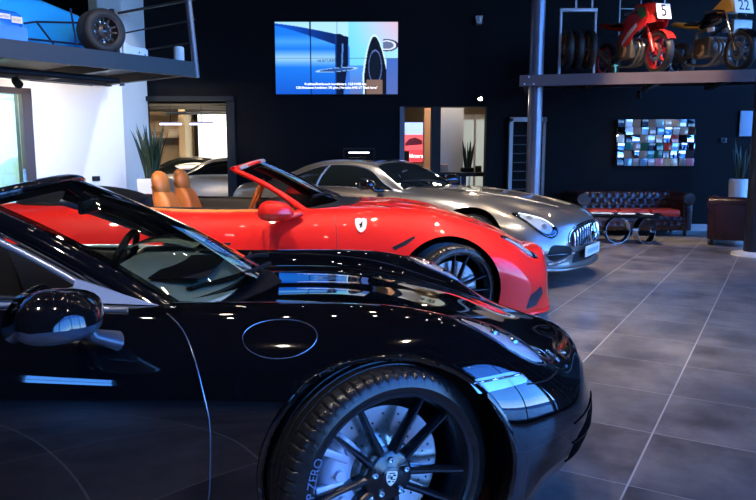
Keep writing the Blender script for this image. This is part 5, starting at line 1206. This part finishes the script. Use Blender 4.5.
def motorcycle(name, loc, rz, label, body, accent, third, num, forkm, rimm, naked=False, plate=(.115, .11)):
    e = empty(name, loc, rz, label, 'motorcycle'); r = .29
    moto_wheel('front_wheel', e, (0, 0, r), r, .13, rimm); moto_wheel('rear_wheel', e, (-1.28, 0, r + .01), r + .01, .17, rimm)
    for sg in (-1, 1):
        f_ = MB().tube([(0, sg * .085, r), (-.12, sg * .085, .56)], .027, 12).build('fork', forkm, e); MB().tube([(-.12, sg * .085, .56), (-.25, sg * .085, .86)], .020, 12).build('stanchion', M['chrome'], f_)
        hb = MB().tube([(-.25, sg * .08, .87), (-.28, sg * .20, .88), (-.34, sg * .33, .85)], .014, 10).build('handlebar', M['black_matte'], e); MB().tube([(-.30, sg * .25, .872), (-.345, sg * .345, .849)], .02, 10).build('grip', M['black_rubber'], hb)
        MB().tube([(-.30, sg * .10, .76), (-.75, sg * .14, .62), (-.86, sg * .10, .34)], .025, 10).build('frame_spar', M['gun'], e)
        MB().box(-.98, -.86, sg * .18 - .02, sg * .18 + .02, .30, .32, .004).build('foot_peg', M['gun'], e)
    MB().box(-.30, -.22, -.11, .11, .83, .86, .01).build('fork_yoke', M['gun'], e)
    fd = MB(); fd.grid([[( (r + .025) * math.cos(R(a)), y, r + (r + .025) * math.sin(R(a)) - abs(y) * .15) for y in (-.07, -.035, 0, .035, .07)] for a in range(30, 131, 10)]); fd.build('front_mudguard', body, e, smooth=60)
    tk = MB(); G = []
    for x, w_, z0, z1 in ((-.34, .06, .80, .88), (-.40, .12, .74, .93), (-.52, .15, .70, .95), (-.66, .13, .70, .92), (-.80, .08, .70, .84), (-.86, .04, .72, .80)):
        G.append([(x, w_ * math.cos(2 * math.pi * k / 16), (z0 + z1) / 2 + (z1 - z0) / 2 * math.sin(2 * math.pi * k / 16)) for k in range(16)])
    tk.grid(G, closed_v=True); tk.build('fuel_tank', body, e, smooth=60)
    sl = MB(); G = []
    for x, w_, z0, z1 in ((-.80, .08, .70, .76), (-1.0, .12, .74, .80), (-1.2, .12, .79, .88), (-1.40, .09, .84, .93), (-1.5, .04, .88, .92)):
        G.append([(x, w_ * math.cos(2 * math.pi * k / 14), (z0 + z1) / 2 + (z1 - z0) / 2 * math.sin(2 * math.pi * k / 14)) for k in range(14)])
    sl.grid(G, closed_v=True); sl.f += [tuple(range(14)), tuple(range(56, 70))]; sl.mi += [0, 0]; sl.build('tail_unit', third if naked else body, e, smooth=60)
    MB().box(-1.12, -.82, -.11, .11, .80, .84, .015).build('seat', M['black_leather'], e)
    eg = MB().box(-.78, -.42, -.17, .17, .26, .56, .04).build('engine', M['gun'], e)
    for sg in (-1, 1): MB().lathe([(0, .03), (.07, .03), (.095, .01), (.10, 0)], 24, TR((-.62, sg * .17, .38), rx=R(90 * -sg))).build('engine_cover', mat('bronze_cover', (.30, .19, .11), .35, metal=.8), eg)
    ex = MB()
    for y in (-.10, -.035, .035, .10): ex.tube(curve([(-.40, y, .52), (-.30, y, .42), (-.36, y, .26), (-.60, y * .6, .17), (-.95, -.12, .22)], 14), .02, 8)
    ex = ex.build('exhaust_header', M['gun'], e); MB().tube([(-.95, -.16, .24), (-1.15, -.2, .42), (-1.45, -.2, .55)], [.03, .05, .05], 14).build('silencer', M['gun'], ex)
    MB().tube([(-.86, -.10, .34), (-1.28, -.11, .30)], .028, 8).tube([(-.86, .10, .34), (-1.28, .11, .30)], .028, 8).build('swingarm', M['gun'], e)
    if not naked:
        for sg in (-1, 1):
            fr = MB(); poly = [(-.02, .80), (-.10, .93), (-.30, .98), (-.48, .86), (-.60, .66), (-.70, .52), (-.66, .42), (-.52, .44), (-.42, .50), (-.36, .58), (-.22, .62), (-.08, .66)]
            fr.prism(poly, .0, .012, TR((0, sg * .17, 0), rx=R(90)) ); o = fr.build('side_fairing', body, e, smooth=0)
            MB().prism([(-.30, .74), (-.50, .63), (-.64, .50), (-.62, .46), (-.46, .57), (-.28, .68)], -.003, .0, TR((0, sg * .17 + (.004 if sg > 0 else -.013), 0), rx=R(90))).build('fairing_stripe', accent, o, smooth=0)
            MB().prism([(-.06, .80), (-.12, .92), (-.26, .95), (-.30, .86), (-.16, .76)], -.003, .0, TR((0, sg * .17 + (.004 if sg > 0 else -.013), 0), rx=R(90))).build('fairing_green_panel', third, o, smooth=0)
        ns = MB(); G = []
        for t in np.linspace(0, 1, 8): G.append([(.04 - .20 * t - .18 * abs(s_) ** 2, s_ * (.17 - .02 * t), .70 + .30 * t) for s_ in np.linspace(-1, 1, 11)])
        ns.grid(G).build('nose_fairing', body, e, smooth=60)
        MB().grid([[(-.13 - .12 * t - .12 * abs(s_) ** 2, s_ * (.13 - .03 * t), .98 + .10 * t) for s_ in np.linspace(-1, 1, 9)] for t in (0, .5, 1)]).build('bubble_screen', M['lamp_glass'], e, smooth=60)
    else:
        MB().prism([(-.08, .84), (-.14, 1.02), (-.26, 1.06), (-.50, .93), (-.62, .84), (-.34, .86)], -.10, .10, FX).build('nose_cowl', third, e, smooth=30)
        MB().box(-.03, .02, -.16, .16, .50, .72, .02).build('radiator', M['gun'], e)
        for y in (-.13, .13): MB().box(-.52, -.40, y - .02, y + .02, .62, .68, .006).build('bracket_panel', M['white'], e)
    Mp = TR((.055 if not naked else .0, 0, .84 if not naked else .90), ry=R(-14)) @ Matrix(((0, 0, 1, 0), (1, 0, 0, 0), (0, 1, 0, 0), (0, 0, 0, 1)))
    a, b_ = plate
    pl = MB().box(-a, a, -b_, b_, 0, .008, .003, M=Mp).build('number_plate', M['white'], e)
    text('race_number', num, M['black_matte'], pl, Mp @ Matrix.Translation((0, 0, .0085)), .24 if len(num) == 1 else .21, .001, squash=.9)
    return e
DZ = 2.45
redm = mat('race_red', (.62, .015, .012), .35, coat=.5); grn = mat('race_green', (.03, .16, .04), .4, coat=.4); yel = mat('race_yellow', (.80, .42, .08), .4, coat=.4)
motorcycle('racing_motorcycle', (3.96, 10.12, DZ), R(-75), 'red race motorcycle with green panel and number 5 on the right gallery', redm, M['white'], grn, '5', redm, redm)
motorcycle('racing_motorcycle', (5.05, 10.0, DZ), R(-76), 'dark and yellow race motorcycle with number 22 on the right gallery', M['black_gloss'], M['white'], yel, '22', M['gun'], M['gun'], naked=True, plate=(.15, .105))
ws_ = empty('wire_stand', (4.28, 11.72, DZ), label='pale wire display stand behind the red race motorcycle', cat='stand')
wm = mat('pale_wire', (.40, .42, .42), .4, metal=.5)
for x in (-.36, -.02, .36): MB().box(x - .008, x + .008, -.01, .01, 0 if abs(x) > .1 else .62, 1.5).build('upright', wm, ws_, smooth=0)
for z in (.62, .95, 1.2, 1.49): MB().box(-.36, .36, -.008, .008, z - .006, z + .006).build('cross_wire', wm, ws_, smooth=0)
tr = empty('storage_rack', (3.0, 10.78, DZ), label='pale frame rack holding race wheels at the column end of the gallery', cat='rack')
wm2 = mat('pale_rack_tube', (.50, .48, .50), .4, metal=.3)
for x in (-.27, .25): MB().box(x - .018, x + .018, -.018, .018, .03, 1.0, .004).build('upright', wm2, tr)
for x in (-.05, .19): MB().box(x - .012, x + .012, -.012, .012, 1.0, 1.5).build('hanger', wm2, tr, smooth=0)
MB().box(-.29, .27, -.02, .02, .97, 1.02, .004).build('top_rail', wm2, tr); MB().box(-.20, .36, -.06, .0, .0, .045, .004).build('foot_rail', wm2, tr)
MB().tube([(-.25, .0, .42), (.24, 0, .42)], .012, 10).build('axle_bar', M['gun'], tr)
for x, lb, w_ in ((-.17, 'dark race wheel on the rack, nearest the round column', .12), (-.02, 'dark race wheel on the rack, middle of the three', .12), (.17, 'dark race wheel on the rack, nearest the red motorcycle', .12)):
    e = empty('motorcycle_tyre', (3.0 + x, 10.78, DZ + .42), R(90), lb, 'wheel'); moto_wheel('rim', e, (0, 0, 0), .29, w_, mat('dull_orange_rim', (.25, .09, .03), .4, metal=.5))
te = empty('paddock_stand', (3.50, 10.55, DZ), label='small teal lifting stand between the tyre rack and the red motorcycle', cat='stand')
tm = mat('teal_paint', (.04, .28, .32), .4)
MB().box(-.012, .012, -.012, .012, 0, .15).build('post', tm, te, smooth=0); MB().box(-.035, .035, -.015, .015, .15, .17).build('fork_head', tm, te, smooth=0); MB().box(-.04, .04, -.06, .06, 0, .012).build('base_plate', tm, te, smooth=0)
spot('gallery_spot', (4.2, 8.8, 4.6), (4.6, 10.5, 2.9), 26, WARM, 60)
